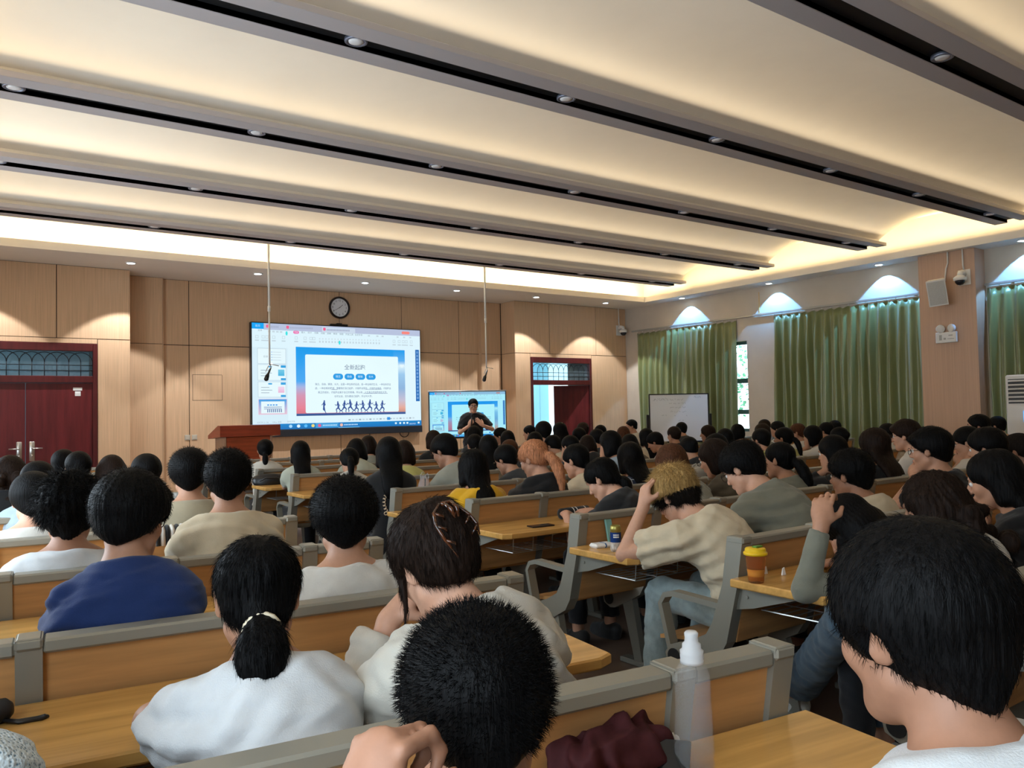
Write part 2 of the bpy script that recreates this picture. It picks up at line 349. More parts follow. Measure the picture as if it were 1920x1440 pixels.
# half bays at the front and back, upper ceiling over the cove
b = MB(); P = vault(SLOTS[0] + TW - .02, 12.55, 0, 0, half=1); b.grid([[(x, y, z) for y, z in P] for x in (LIPX0 - .4, LIPX1 + .4)]); cpart('ceiling_vault', b, M_CEIL, True)
b = MB(); P = vault(-4.3, SLOTS[-1] - TW + .02, 0, 0, half=-1); b.grid([[(x, y, z) for y, z in P] for x in (LIPX0 - .4, LIPX1 + .4)]); cpart('ceiling_vault', b, M_CEIL, True)
b = MB(); b.box(XL - .1, XR + .2, YB - .1, YREC + .25, 4.36, 4.46); b.box(LIPX1 + .28, LIPX1 + .31, YB, YREC, SOF + .05, 4.36); b.box(LIPX0 - .31, LIPX0 - .28, YB, YREC, SOF + .05, 4.36); b.box(XL, XR, 12.55, 12.58, SOF + .05, 4.36); b.box(XL, XR, -4.33, -4.3, SOF + .05, 4.36)
cpart('ceiling_deck', b, M_CEIL)
# ------------------------------------------------------------------ lamps
M_LENS = mat('unlit_downlight_lens', (.80, .78, .78), .4); M_RING = mat('downlight_ring', (.20, .21, .27), .35, metal=.5)
M_LIT = mat('lit_downlight', (1, 1, 1), .5, emit=(.80, .92, 1.0), estr=14)
lm = MB(); lm.lathe([(.052, -.004), (.050, -.012), (.02, -.016), (0.0001, -.016)], 18); LENS_ME = lm.mesh('lens', True)
rm = MB(); rm.lathe([(.078, .012), (.078, -.010), (.070, -.014), (.058, -.012), (.055, .0)], 18); RING_ME = rm.mesh('ring', True)
def downlight(loc, lit, label, group):
    t = tag(empty('ceiling_downlight', loc), label, 'downlight', group)
    link('ring', RING_ME, M_RING if not lit else None, t) if not lit else link('ring', RING_LIT, M_WHITEP, t)
    link('lens', LENS_LIT if lit else LENS_ME, M_LIT if lit else M_LENS, t); return t
RING_LIT = RING_ME.copy(); LENS_LIT = LENS_ME.copy()
NTH = ['first', 'second', 'third', 'fourth', 'fifth', 'sixth', 'seventh', 'eighth']
for i, ys in enumerate(SLOTS[:5]):
    for j in range(-1, 6):
        downlight((2.274 + 1.829 * j, ys, TZ + .024), False, 'unlit round downlight, %s from the curtain side, in the %s black slot from the screen' % (NTH[5 - j], NTH[i]), 'unlit downlights in the ceiling slots')
def spot(loc, rot, power, size, blend, color, parent):
    d = bpy.data.lights.new('downlight_beam', 'SPOT'); d.energy = power; d.spot_size = size; d.spot_blend = blend; d.color = color; d.shadow_soft_size = .03
    o = bpy.data.objects.new('downlight_beam', d); COL.objects.link(o); o.location = loc; o.rotation_euler = rot; return o
for j in range(-1, 6):
    p = (2.27 + 1.862 * j, 12.70, SOF - .002); downlight(p, True, '%s lit downlight from the curtains in the soffit before the panelled wall' % NTH[5 - j], 'lit downlights along the front wall')
    spot((p[0], p[1], p[2] - .03), (0, 0, 0), 140, rad(92), .15, (.90, .94, 1.0), None)
for j in range(-2, 3):
    p = (12.52, 9.25 + 2.14 * (j - 1) + 2.14, SOF - .002); 
    if 5.45 < p[1] < 6.5: continue
    downlight(p, True, '%s lit downlight from the front wall in the soffit over the curtains' % NTH[max(0, 1 - j)] if j < 2 else 'lit downlight in the soffit beside the front wall corner', 'lit downlights above the curtains')
    spot((p[0], p[1], p[2] - .012), (0, rad(-14), 0), 225, rad(92), .05, (.16, .47, 1.0), None)
# ------------------------------------------------------------------ curtains
M_CURT = mat('green_satin_curtain', (.20, .225, .078), .34, spec=.8, sheen=.4, grain=(30, 30, 2.5), var=.10, bump=.10)
def curtain(y0, y1, zt, zb, seed, label, lean=0.0):
    rng = random.Random(seed); W = y1 - y0; n = int(W / .0125); nr = 22
    pleats = max(4, int(W / .165)); ph = [rng.uniform(-.5, .5) for _ in range(pleats + 3)]; am = [rng.uniform(.6, 1.25) for _ in range(pleats + 3)]
    rows = []
    for r in range(nr + 1):
        t = r / nr; z = zt + (zb - zt) * t; R = []
        for i in range(n + 1):
            u = i / n * pleats; k = int(u); f = u - k
            f2 = (f + ph[k] * .30 * min(1, t * 2.2) * math.sin(PI * f))
            a = am[k] * (1 - f) + am[k + 1] * f
            top = max(0, 1 - t / .07)
            wave = (.5 - .5 * math.cos(2 * PI * f2)) ** (1.0 if t > .1 else 1.6)
            amp = (.05 + .065 * min(1, t * 4)) * a
            x = -amp * wave + .02 * math.sin(u * 1.9 + t * 2.2 + seed) * min(1, t * 2) - .010 * math.sin(5.3 * u + 5 * t + seed) * math.sin(PI * min(1, t * 3)) - .05 * t
            y = y0 + W * i / n + .03 * math.sin(u * 2.1 + 3 * t + seed) * t + lean * t * (i / n)
            R.append((x, y, z - (.03 * top * (wave)) ))
        rows.append(R)
    b = MB(); b.grid(rows); t = tag(empty('curtain', (12.738, y0, zb)), label, 'curtain')
    o = b.build('cloth', M_CURT, t, True); o.location = (0, -y0, -zb); so = o.modifiers.new('thick', 'SOLIDIFY'); so.thickness = .004
    h = MB(); h.tube([(0, 0, .005), (0, 0, .035)], .005, 5); hm = h.mesh('hook'); hm.materials.append(M_WHITEP)
    for i in range(pleats + 1): link('hook', hm, None, t, (0, W * i / pleats, zt - zb))
curtain(10.20, 12.95, 3.13, .12, 1, 'long green satin curtain behind the whiteboard', -.05)
curtain(6.46, 9.33, 3.13, .12, 2, 'long green satin curtain between the white wall strip and the pillar')
curtain(2.6, 5.56, 3.13, .12, 5, 'long green satin curtain behind the floor standing air conditioner')
for y0, y1, lb in ((6.44, 13.1, 'long grey curtain rail between the front wall and the pillar'), (2.4, 5.58, 'grey curtain rail above the air conditioner')):
    b = MB(); b.rbox(-.02, .02, 0, y1 - y0, -.02, .015, .004); b.rbox(.02, .038, .2, .24, -.01, .01, .003); b.rbox(.02, .038, y1 - y0 - .4, y1 - y0 - .36, -.01, .01, .003); b.rbox(.02, .038, (y1 - y0) * .5, (y1 - y0) * .5 + .04, -.01, .01, .003)
    tag(b.build('curtain_rail', M_ALU, None, loc=(12.72, y0, 3.185)), lb, 'curtain rail')
b = MB(); b.rbox(-.012, 0, -.035, .035, -.015, .015, .003); b.tube([(-.014, 0, .03), (-.014, 0, .42)], .006, 6)
tag(b.build('tassel_cord', mat('amber_cord', (.75, .45, .12), .5), None, loc=(XR - .002, 9.65, 3.2)), 'short amber cord on the wall above the gap between two curtains', 'cord')
# ------------------------------------------------------------------ picture on the screens
class Pic:
    """flat picture made of coloured polygons, 16 x 9 units"""
    def __init__(s): s.v = []; s.f = []; s.c = []; s.d = 0
    def poly(s, pts, col, cols=None):
        s.d += 1; z = s.d * .00002; n = len(s.v); s.v += [(p[0], p[1], z) for p in pts]; s.f.append(tuple(range(n, n + len(pts))))
        s.c += (cols if cols else [col] * len(pts))
    def rect(s, x0, y0, x1, y1, col, col2=None):
        s.poly([(x0, y0), (x1, y0), (x1, y1), (x0, y1)], col, [col, col, col2, col2] if col2 else None)
    def pill(s, cx, cy, w, h, col, n=8, k=1.0):
        r = h / 2 * k; P = []
        for (sx, sy, a0) in ((1, -1, -90), (1, 1, 0), (-1, 1, 90), (-1, -1, 180)):
            for i in range(n + 1):
                a = rad(a0 + 90 * i / n); P.append((cx + sx * (w / 2 - r) + r * math.cos(a), cy + sy * (h / 2 - r) + r * math.sin(a)))
        s.poly(P, col)
    def line(s, p, q, w, col, w2=None):
        w2 = w if w2 is None else w2; a = Vector(p); b = Vector(q); t = (b - a).normalized(); nn = Vector((-t.y, t.x))
        s.poly([a + nn * w / 2, a - nn * w / 2, b - nn * w2 / 2, b + nn * w2 / 2], col)
    def text(s, body, cx, cy, h, col, align='CENTER', wide=None):
        cu = bpy.data.curves.new('t', 'FONT'); cu.body = body; cu.align_x = align; cu.align_y = 'CENTER'; cu.size = h; cu.resolution_u = 2
        o = bpy.data.objects.new('t', cu); COL.objects.link(o)
        dg = bpy.context.evaluated_depsgraph_get(); me = bpy.data.meshes.new_from_object(o.evaluated_get(dg))
        V = [v.co.copy() for v in me.vertices]; F = [tuple(p.vertices) for p in me.polygons]
        bpy.data.objects.remove(o); bpy.data.curves.remove(cu); bpy.data.meshes.remove(me)
        if not V: return
        sx = 1.0
        if wide: xs = [v.x for v in V]; sx = wide / max(1e-6, max(xs) - min(xs))
        s.d += 1; z = s.d * .00002; n = len(s.v); s.v += [(cx + v.x * sx, cy + v.y, z) for v in V]; s.f += [tuple(i + n for i in f) for f in F]; s.c += [col] * len(V)
    def mesh(s, name, m):
        me = bpy.data.meshes.new(name); me.from_pydata(s.v, [], s.f); me.update()
        ca = me.color_attributes.new('Col', 'FLOAT_COLOR', 'POINT'); ca.data.foreach_set('color', [x for c in s.c for x in (c[0], c[1], c[2], 1.0)]); me.materials.append(m); return me
def pic_mat(name, strength, tint=None):
    m = bpy.data.materials.new(name); m.use_nodes = True; nt = m.node_tree; b = nt.nodes['Principled BSDF']; a = nd(nt, 'ShaderNodeVertexColor'); a.layer_name = 'Col'
    b.inputs['Base Color'].default_value = (.02, .02, .02, 1); b.inputs['Roughness'].default_value = .35; 
    if tint:
        mx = nd(nt, 'ShaderNodeMix'); mx.data_type = 'RGBA'; mx.blend_type = 'MULTIPLY'; mx.inputs[0].default_value = 1.0; mx.inputs[7].default_value = tint + (1,); nt.links.new(a.outputs[0], mx.inputs[6]); nt.links.new(mx.outputs[2], b.inputs['Emission Color'])
    else: nt.links.new(a.outputs[0], b.inputs['Emission Color'])
    b.inputs['Emission Strength'].default_value = strength; return m
def U(x, y):
    yt = 320 + .045 * (x - 140); yb = 1272 - .0165 * x; return (x - 145) / 1503 * 16, 9 * (1 - (y - yt) / (yb - yt))
WH = (.80, .92, 1.0); GR = (.36, .42, .50); LG = (.60, .68, .76); BL = (.0, .27, .80); DB = (.01, .06, .30); RD = (.95, .12, .28)
pc = Pic(); pc.rect(0, 0, 16, 9, WH); pc.rect(1.0, 8.45, 16, 9, (.52, .55, .74)); pc.rect(0, 8.5, 1.02, 9, (.0, .38, .92)); pc.rect(6.2, 8.42, 9.35, 8.9, (.66, .72, .85))
for x in (270, 435, 748): u, v = U(x, 352 + (x - 270) * .05); pc.pill(u, v, .24, .26, RD, 3, .5)
def bar(x0, x1, y, h=.10, col=GR): u, v = U(x0, y); u2, _ = U(x1, y); pc.rect(u, v - h / 2, u2, v + h / 2, col)
for a in ((285, 360, 356), (455, 650, 364), (768, 965, 382)):
    x = a[0]
    while x < a[1]: bar(x, x + 9, a[2] + (x - a[0]) * .03, .16, (.42, .44, .60)); x += 13
u, v = U(1505, 409); pc.pill(u, v, .85, .26, (1.0, .25, .22), 4); pc.text('首页', .5, 8.74, .22, (.5, .75, 1))
u, v = U(505, 405); pc.pill(u, v, .52, .25, (.95, .12, .42), 5); pc.text('开始', u, v, .17, WH)
for x, t in ((210, '文件'), (565, '插入'), (620, '设计'), (677, '切换'), (733, '动画'), (788, '放映'), (843, '审阅'), (898, '视图'), (970, '开发工具'), (1055, '会员专享')): u, v = U(x, 390 + (x - 210) * .045); pc.text(t, u, v, .19, (.20, .24, .32))
for x in (285, 318, 350, 380, 1150, 1230, 1280, 1425, 1490, 1550): bar(x - 10, x + 10, 398 + (x - 285) * .042, .13, LG)
for i, x in enumerate((185, 235, 265, 320, 400, 505, 580, 630, 655, 1390, 1440, 1480, 1510, 1560)):
    u, v = U(x, 445 + (x - 185) * .033); pc.rect(u - .13, v - .13, u + .13, v + .13, LG); pc.rect(u - .09, v - .09, u + .09, v + .09, WH)
    bar(x - 16, x + 16, 476 + (x - 185) * .033, .10, LG)
for x in range(700, 1250, 27): bar(x, x + 13, 488 + (x - 700) * .026, .17, LG); bar(x, x + 11, 462 + (x - 700) * .026, .12, (.68, .75, .82))
for x, y in ((425, 415), (880, 497)): u, v = U(x, y); pc.pill(u, v, .2, .34, (.05, .75, .75), 4)
pc.rect(0, .45, 3.05, 6.95, (.74, .86, .95)); pc.text('大纲', 1.15, 6.78, .19, GR); pc.text('幻灯片', 2.05, 6.78, .19, (.25, .3, .42))
def thumb(x0, y0, x1, y1, kind):
    a = U(x0, y1); c = U(x1, y0); pc.rect(a[0] - .03, a[1] - .03, c[0] + .03, c[1] + .03, (.50, .58, .68) if kind < 3 else (.95, .45, .65)); pc.rect(a[0], a[1], c[0], c[1], (.86, .95, 1.0))
    w = c[0] - a[0]; h = c[1] - a[1]; P = lambda fx, fy: (a[0] + fx * w, a[1] + fy * h)
    if kind == 0:
        pc.text('目录', P(.28, .45)[0], P(.28, .45)[1], .2, GR)
        for i in range(4): p = P(.52, .22 + .18 * i); pc.rect(p[0], p[1], p[0] + .75, p[1] + .04, LG); pc.pill(p[0] - .06, p[1] + .02, .07, .07, BL, 3)
    elif kind in (1, 2):
        p = P(.43, .88); pc.pill(p[0], p[1], .35, .12, (.02, .35, .75), 4); p = P(.82, .82); pc.rect(p[0], p[1], c[0], c[1] - .03, (.02, .35, .75)); p = P(.82, 0); pc.rect(p[0], p[1], c[0], p[1] + .17, (.02, .35, .75))
        for i in range(3): p = P(.1, .62 - .18 * i); pc.rect(p[0], p[1], p[0] + .7 + .25 * (i % 2), p[1] + .05, GR)
        p = P(.72, .28); q = P(.95, .7); pc.rect(p[0], p[1], q[0], q[1], (.05, .45, .75) if kind == 1 else (.90, .45, .68), (.2, .6, .8) if kind == 1 else (.95, .7, .85))
    else:
        pc.rect(a[0], a[1], c[0], c[1], (.85, .55, .65), (.0, .35, .8)); p = P(.08, .05); q = P(.92, .86); pc.rect(p[0], p[1], q[0], q[1], (.86, .95, 1))
        for i in range(4): p = P(.33 + .1 * i, .62); pc.pill(p[0], p[1], .17, .1, BL, 3)
        for i in range(2): p = P(.18, .46 - .12 * i); pc.rect(p[0], p[1], p[0] + .64 * w, p[1] + .04, DB)
        for i in range(8): p = P(.3 + .07 * i, .12); pc.rect(p[0], p[1], p[0] + .07, p[1] + .25, DB)
for k, a in enumerate(((190, 555, 415, 680), (190, 697, 415, 828), (192, 848, 413, 978), (195, 1000, 420, 1130))): thumb(*a, k)
# the slide: blue sky turning pink towards the ground, white card on it
S0 = U(500, 1155); S1 = U(1492, 1135); S2 = U(1488, 565); S3 = U(497, 535); sx0, sx1, sy0, sy1 = S0[0], S1[0], (S0[1] + S1[1]) / 2, (S2[1] + S3[1]) / 2
cols = [(0, (.75, .16, .20)), (.12, (.85, .22, .30)), (.3, (.70, .30, .45)), (.42, (.40, .45, .75)), (.5, (.05, .38, .88)), (1, (.0, .33, .86))]
for (f0, c0), (f1, c1) in zip(cols, cols[1:]): pc.rect(sx0, sy0 + (sy1 - sy0) * f0, sx1 - 1.2, sy0 + (sy1 - sy0) * f1, c0, c1)
cols = [(0, (.55, .20, .16)), (.1, (.85, .40, .32)), (.22, (.60, .52, .66)), (.4, (.28, .45, .72)), (.62, (.35, .58, .85)), (.75, (.75, .88, .97)), (.83, (.1, .42, .88)), (1, (.0, .33, .86))]
for (f0, c0), (f1, c1) in zip(cols, cols[1:]): pc.rect(sx1 - 1.2, sy0 + (sy1 - sy0) * f0, sx1, sy0 + (sy1 - sy0) * f1, c0, c1)
pc.rect(sx0, sy0, sx1, sy0 + .2, (.04, .10, .30))
a = U(578, 1136); c = U(1425, 626); cx, cy = (a[0] + c[0]) / 2, (a[1] + c[1]) / 2 + .06; pc.pill(cx, cy, c[0] - a[0], c[1] - a[1] - .1, (.86, .97, 1.0), 6, .05)
for i in range(3): u, v = U(1462, 700 + 9 * i); pc.pill(u, v, .5 - .1 * i, .1, (.85, .93, 1.0), 4)
u, v = U(1015, 722); pc.text('全新起跑', u, v, .50, (.12, .17, .30), wide=2.02)
for x, t in ((863, '独立'), (965, '自由'), (1065, '解放'), (1163, '长大')): u, v = U(x, 801 + (x - 863) * .012); pc.pill(u, v, .95, .53, (.0, .32, .78), 6); pc.text(t, u, v, .24, (.75, .9, 1.0))
for y, t, wd in ((872, '独立、自由、解放、长大，这是一种全新的征途，是一种全新的生活，一种全新的征', 690), (908, '途，一种全新的跑道，需要我们自己起跑，才能跑出现实，才能跑出格局，才能跑出', 690), (944, '真正的成长，才能跑出属于自己的青春。所以说，人生真正的起跑线在大学。', 630), (979, '也可以说，因为要自己起跑，所以叫大学。', 345)):
    u, v = U(1006, y); pc.text(t, u, v, .215, (.05, .10, .30), wide=wd / 1503 * 16)
for y, x0, x1 in ((953, 1090, 1320), (917, 800, 855), (917, 1110, 1260)): u, v = U(x0, y); u1, _ = U(x1, y); pc.rect(u, v - .012, u1, v + .012, (.05, .10, .30))
def runner(cx, cy, h, fl, woman=False):
    """running silhouette, h tall, feet at cy"""
    k = h; P = lambda x, y: (cx + fl * x * k, cy + y * k); col = DB
    hd = P(.03, .92); pc.pill(hd[0], hd[1], .11 * k, .14 * k, col, 4); pc.line(P(.02, .86), P(-.01, .47), .15 * k, col, .11 * k)
    A = [((.02, .8), (-.14, .66)), ((-.14, .66), (-.05, .54)), ((.03, .8), (.16, .64)), ((.16, .64), (.27, .74))] if not woman else [((.0, .8), (-.13, .68)), ((-.13, .68), (-.16, .62)), ((.03, .8), (.12, .66)), ((.12, .66), (.02, .6))]
    Lg = [((-.01, .48), (.17, .34), .12, .085), ((.17, .34), (.10, .12), .085, .05), ((-.02, .48), (-.16, .27), .12, .08), ((-.16, .27), (-.36, .17), .075, .045), ((.10, .12), (.19, .10), .05, .04), ((-.36, .17), (-.40, .07), .05, .04)] if not woman else [((0, .48), (.06, .25), .11, .07), ((.06, .25), (.16, .02), .065, .045), ((-.01, .48), (-.05, .30), .11, .07), ((-.05, .30), (.08, .22), .06, .04), ((.16, .02), (.22, .0), .04, .03)]
    for p, q in A: pc.line(P(*p), P(*q), .055 * k, col, .045 * k)
    for p, q, w, w2 in Lg: pc.line(P(*p), P(*q), w * k, col, w2 * k)
u, v = U(735, 1133); pc.line(U(575, 1139), U(1430, 1133), .04, DB); runner(u, v, 1.22, 1, True)
for i, x in enumerate((860, 915, 970, 1025, 1085, 1148, 1210, 1265)): u, v = U(x, 1132); runner(u, v + .02 * (i % 3), 1.12 + .06 * (i % 3), -1 if i in (0,) else (1 if i % 2 else -1))
a = U(1597, 1027); c = U(1635, 563); pc.rect(a[0], a[1], c[0], c[1], (.01, .15, .48))
for i in range(14): v = c[1] - .25 - i * (c[1] - a[1] - .4) / 13.5; pc.rect(a[0] + .12, v - .09, c[0] - .12, v + .09, (.30, .50, .82)); pc.rect(a[0] + .16, v - .05, c[0] - .16, v + .05, (.05, .2, .55))
for i, x in enumerate(range(950, 1560, 32)): bar(x, x + 20, 1188 - (x - 950) * .018, .12, LG if i % 3 else GR)
u, v = U(1325, 1180); pc.rect(u - .16, v - .13, u + .16, v + .13, (.03, .28, .75)); pc.text('幻灯片 5 / 38', .85, .62, .17, GR); pc.text('Office 主题', 2.05, .62, .17, GR); pc.text('缺失字体', 3.3, .64, .17, GR)
pc.rect(0, 0, 16, .48, (.0, .16, .50), (.0, .24, .62)); pc.rect(5.5, .05, 7.6, .48, (.05, .35, .72)); pc.rect(7.6, 0, 9.65, .05, (.2, .6, .95))
for x, cl in ((3.25, (.4, .7, 1)), (3.95, (.8, .9, 1)), (4.6, (.1, .5, .95)), (5.25, (.9, .7, .2)), (5.85, (.9, .1, .25)), (7.9, (.95, .5, .4))): pc.pill(x, .25, .3, .27, cl, 4)
for i in range(9): pc.rect(6.15 + i * .15, .2, 6.25 + i * .15, .31, (.6, .8, 1)); pc.rect(8.15 + i * .15, .2, 8.25 + i * .15, .31, (.6, .8, 1))
for x in (13.3, 13.75, 14.15, 14.5, 15.7): pc.pill(x, .27, .2, .17, (.8, .92, 1), 3, .5)
pc.text('2023/9/27', 15.05, .18, .17, (.85, .93, 1))
PIC1 = pc.mesh('screen_image', pic_mat('big_screen_glow', .80, (.92, 1.0, 1.0))); PIC2 = PIC1.copy(); PIC2.materials[0] = pic_mat('small_screen_glow', .78, (.50, .93, 1.0))
# ------------------------------------------------------------------ big LED screen
lx0, lx1, lz0, lz1 = 4.38, 7.675, 1.20, 3.06
t = tag(empty('led_screen', ((lx0 + lx1) / 2, YREC - .10, 1.07)), 'large wall screen showing a blue slide with running figures', 'screen')
W = lx1 - lx0; b = MB(); b.rbox(-W / 2 - .015, W / 2 + .015, .004, .10, 0, lz1 - 1.07 + .015, .006); b.build('housing', M_BLACKP, t)
b = MB(); b.rbox(-W / 2 - .018, W / 2 + .018, -.01, .01, 0, .125, .004); b.build('bottom_bezel', mat('dark_bezel', (.025, .028, .035), .4), t)
o = link('screen_image', PIC1, None, t, (-W / 2, -.001, lz0 - 1.07), (rad(90), 0, 0)); o.scale = (W / 16, (lz1 - lz0) / 9, 1)
b = MB(); b.rbox(-.17, .17, -.03, .03, 0, .035, .008); b.rbox(-.05, .05, -.04, .02, .035, .05, .006); b.tube([(0, -.03, .018), (0, -.036, .018)], .012, 10)
tag(b.build('webcam', M_BLACKP, None, loc=(6.0, YREC - .06, lz1 + .016)), 'black bar webcam on top of the large wall screen', 'webcam')
b = MB(); b.tube([(7.25 + .10 * math.cos(PI + PI * i / 10) + .1, YREC - .012, 1.08 - .10 * math.sin(PI * i / 10)) for i in range(11)], .008, 6); b.tube([(6.62, YREC - .006, 1.07), (6.60, YREC - .006, .8), (6.66, YREC - .006, .5), (6.63, YREC - .006, .02)], .007, 6)
tag(b.build('screen_cable', M_BLACKP), 'black cable hanging on the wall under the large screen', 'cable')
# ------------------------------------------------------------------ clock
t = tag(empty('wall_clock', (6.035, YREC - .002, 3.425)), 'round wall clock with black rim above the large screen', 'clock')
RX = Matrix.Rotation(rad(90), 4, 'X')
b = MB(); b.lathe([(.165, .0), (.205, .0), (.208, .02), (.200, .045), (.180, .05), (.168, .03)], 40, RX, False); shade_auto(b.build('rim', mat('clock_rim', (.02, .012, .012), .25), t), 40)
b = MB(); b.lathe([(.0001, .018), (.17, .018)], 40, RX, False); DIAL = b.build('dial', mat('clock_dial', (.82, .84, .88), .4), t)
pk = Pic()
for h in range(1, 13): a = rad(90 - 30 * h); pk.text(str(h), .132 * math.cos(a), .132 * math.sin(a), .052, (0, 0, 0))
me = bpy.data.meshes.new('numerals'); me.from_pydata([(v[0], v[1], 0) for v in pk.v], [], pk.f); link('numerals', me, M_BLACKP, DIAL, (0, -.0195, 0), (rad(90), 0, 0))
for nm, ang, l, w in (('hour_hand', 50, .088, .010), ('minute_hand', 240, .135, .007)):
    b = MB(); b.prism([(-w / 2, -.02), (w / 2, -.02), (w * .3, l), (-w * .3, l)], 'y', -.026 - (w < .008) * .003, -.024 - (w < .008) * .003, Matrix.Rotation(rad(ang), 4, 'Y')); b.build(nm, M_BLACKP, t)
# ------------------------------------------------------------------ small rolling display
A = ray(803, 732.5) * 14.5 + Vector((0, 0, CAMZ)); B = ray(949, 732.0) * 14.78 + Vector((0, 0, CAMZ)); ztop = (A.z + B.z) / 2
ang = math.atan2(B.y - A.y, B.x - A.x); W = math.hypot(B.x - A.x, B.y - A.y); H = .87
t = tag(empty('rolling_display', ((A.x + B.x) / 2, (A.y + B.y) / 2, 0), (0, 0, ang)), 'flat display on a rolling stand behind the standing speaker', 'display')
b = MB(); b.rbox(-W / 2, W / 2, .0, .06, ztop - H, ztop, .008); b.build('display_housing', M_BLACKP, t)
b = MB(); b.rbox(-W / 2 - .004, W / 2 + .004, -.004, .062, ztop - .018, ztop + .004, .003); b.build('top_trim', mat('silver_trim', (.6, .6, .62), .35, metal=.6), t)
o = link('screen_image', PIC2, None, t, (-W / 2 + .02, -.002, ztop - H + .03), (rad(90), 0, 0)); o.scale = ((W - .04) / 16, (H - .055) / 9, 1)
b = MB()
for s in (-1, 1): b.rbox(s * .35 - .04, s * .35 + .04, .06, .10, .12, ztop - .2, .006); b.rbox(s * .5 - .03, s * .5 + .03, -.3, .4, .06, .12, .008)
b.rbox(-.53, .53, .04, .12, .07, .13, .008); b.rbox(-.4, .4, -.1, .1, .62, .65, .006)
b.build('stand', M_GREYP, t); w = MB()
for s in (-1, 1):
    for yy in (-.26, .36): w.lathe([(.03, -.02), (.03, .02)], 12, Matrix.Translation((s * .5, yy, .03)) @ Matrix.Rotation(rad(90), 4, 'Y'))
w.build('castors', M_BLACKP, t)
# ------------------------------------------------------------------ lectern
M_MAHO = mat('lectern_mahogany', (.26, .045, .02), .3, grain=(3, 3, 30), var=.3)
t = tag(empty('lectern', (3.62, 11.5, 0)), 'reddish brown wooden lectern with slanted top below the large screen', 'lectern')
b = MB(); b.prism([(0, 1.155), (0, 1.31), (.10, 1.315), (.62, 1.17), (.62, 1.12)], 'x', -.43, .43); b.build('lectern_top', M_MAHO, t)
b = MB(); b.rbox(-.33, .30, .06, .50, .06, 1.15, .008); b.build('body', mat('lectern_front', (.30, .055, .018), .35, grain=(3, 3, 30), var=.3), t)
for sx_ in (-.36, .30):
    b = MB(); b.rbox(sx_, sx_ + .03, .05, .5, .06, 1.15, .004); b.build('side_post', mat('lectern_side', (.36, .20, .12), .4, grain=(20, 20, 2), var=.2), t)
b = MB(); b.rbox(-.42, .42, .02, .58, 0, .06, .006); b.build('plinth', M_MAHO, t)
# ------------------------------------------------------------------ hanging microphones
def hang_mic(px, y, ptop, pbot, label):
    top = at_y(px, ptop, y); bot = at_y(px + 2.5, pbot, y); L = 4.22 - bot.z
    t = tag(empty('hanging_microphone', (bot.x, y, bot.z)), label, 'microphone')
    b = MB(); b.tube([(0, 0, L * .42), (0, 0, L)], .018, 10); b.build('upper_rod', M_WHITEP, t, True); b = MB(); b.tube([(0, 0, 0), (0, 0, L * .42)], .013, 10); b.tube([(0, 0, L * .42 - .05), (0, 0, L * .42 + .03)], .022, 10); b.build('lower_rod', M_WHITEP, t, True)
    b = MB(); b.tube([(0, 0, .02), (.02, 0, -.05), (-.01, 0, -.12), (-.03, 0, -.18)], .009, 6); b.tube([(0, 0, 0), (.14, 0, -.03)], .006, 6); b.tube([(0, 0, 0), (-.07, -.03, -.12)], .006, 6); b.build('clip', M_STEEL, t, True)
    b = MB(); b.tube([(.015, 0, -.06), (-.02, 0, -.15), (-.035, 0, -.18), (-.055, 0, -.24), (-.06, 0, -.26)], [.014, .016, .03, .034, .015], 12); b.build('microphone_head', M_BLACKP, t, True)
hang_mic(503, 11.9, 470, 682, 'hanging microphone on a thin white rod in front of the large screen')
hang_mic(909.5, 11.8, 515, 688, 'hanging microphone on a thin white rod above the rolling display')
# ------------------------------------------------------------------ whiteboard on wheels
A = ray(1216, 739) * 15.5 + Vector((0, 0, CAMZ)); B = ray(1328, 737) * 15.63 + Vector((0, 0, CAMZ))
A = Vector((11.158, 11.076, 0)); B = Vector((12.212, 10.502, 0)); ang = math.atan2(B.y - A.y, B.x - A.x); W = (B - A).length; zt = 1.717
t = tag(empty('rolling_whiteboard', (A + B) / 2, (0, 0, ang)), 'white board on a black wheeled frame in front of the green curtain', 'whiteboard')
b = MB(); b.rbox(-W / 2 + .02, W / 2 - .02, -.008, .008, zt - .92, zt - .02, .003); WBRD = b.build('board', mat('whiteboard_enamel', (.90, .92, .95), .22), t)
b = MB(); b.rbox(-W / 2, W / 2, -.014, .014, zt - .02, zt, .004); b.rbox(-W / 2, W / 2, -.014, .014, zt - .95, zt - .92, .004)
for s in (-1, 1): b.rbox(min(s * W / 2, s * (W / 2 - .02)), max(s * W / 2, s * (W / 2 - .02)), -.014, .014, zt - .95, zt, .004); b.rbox(s * (W / 2 + .03) - .022, s * (W / 2 + .03) + .022, -.02, .02, .05, zt - .4, .004); b.rbox(s * (W / 2 + .03) - .025, s * (W / 2 + .03) + .025, -.3, .3, .0, .06, .006)
b.rbox(-W / 2, W / 2, -.012, .012, .25, .29, .004); b.build('frame', M_BLACKP, t)
rng = random.Random(8); b = MB()
def scrawl(x0, x1, z, h):
    x = x0; pts = []
    while x < x1: pts.append((x, -.0088, z + rng.uniform(-h, h))); x += rng.uniform(.006, .018)
    k = 0
    while k < len(pts) - 3:
        n = rng.randint(3, 7); q = pts[k:k + n]
        if len(q) > 1: b.tube(q, .0016, 3, False)
        k += n + 1
for a in ((-.52, .12, zt - .115, .018), (-.5, -.2, zt - .10, .02), (-.2, .15, zt - .19, .014), (-.18, .16, zt - .27, .014), (-.17, .16, zt - .35, .016), (-.35, -.24, zt - .42, .014), (-.1, -.04, zt - .43, .008), (.14, .21, zt - .43, .014), (-.02, .1, zt - .52, .01), (.3, .5, zt - .075, .022)): scrawl(*a)
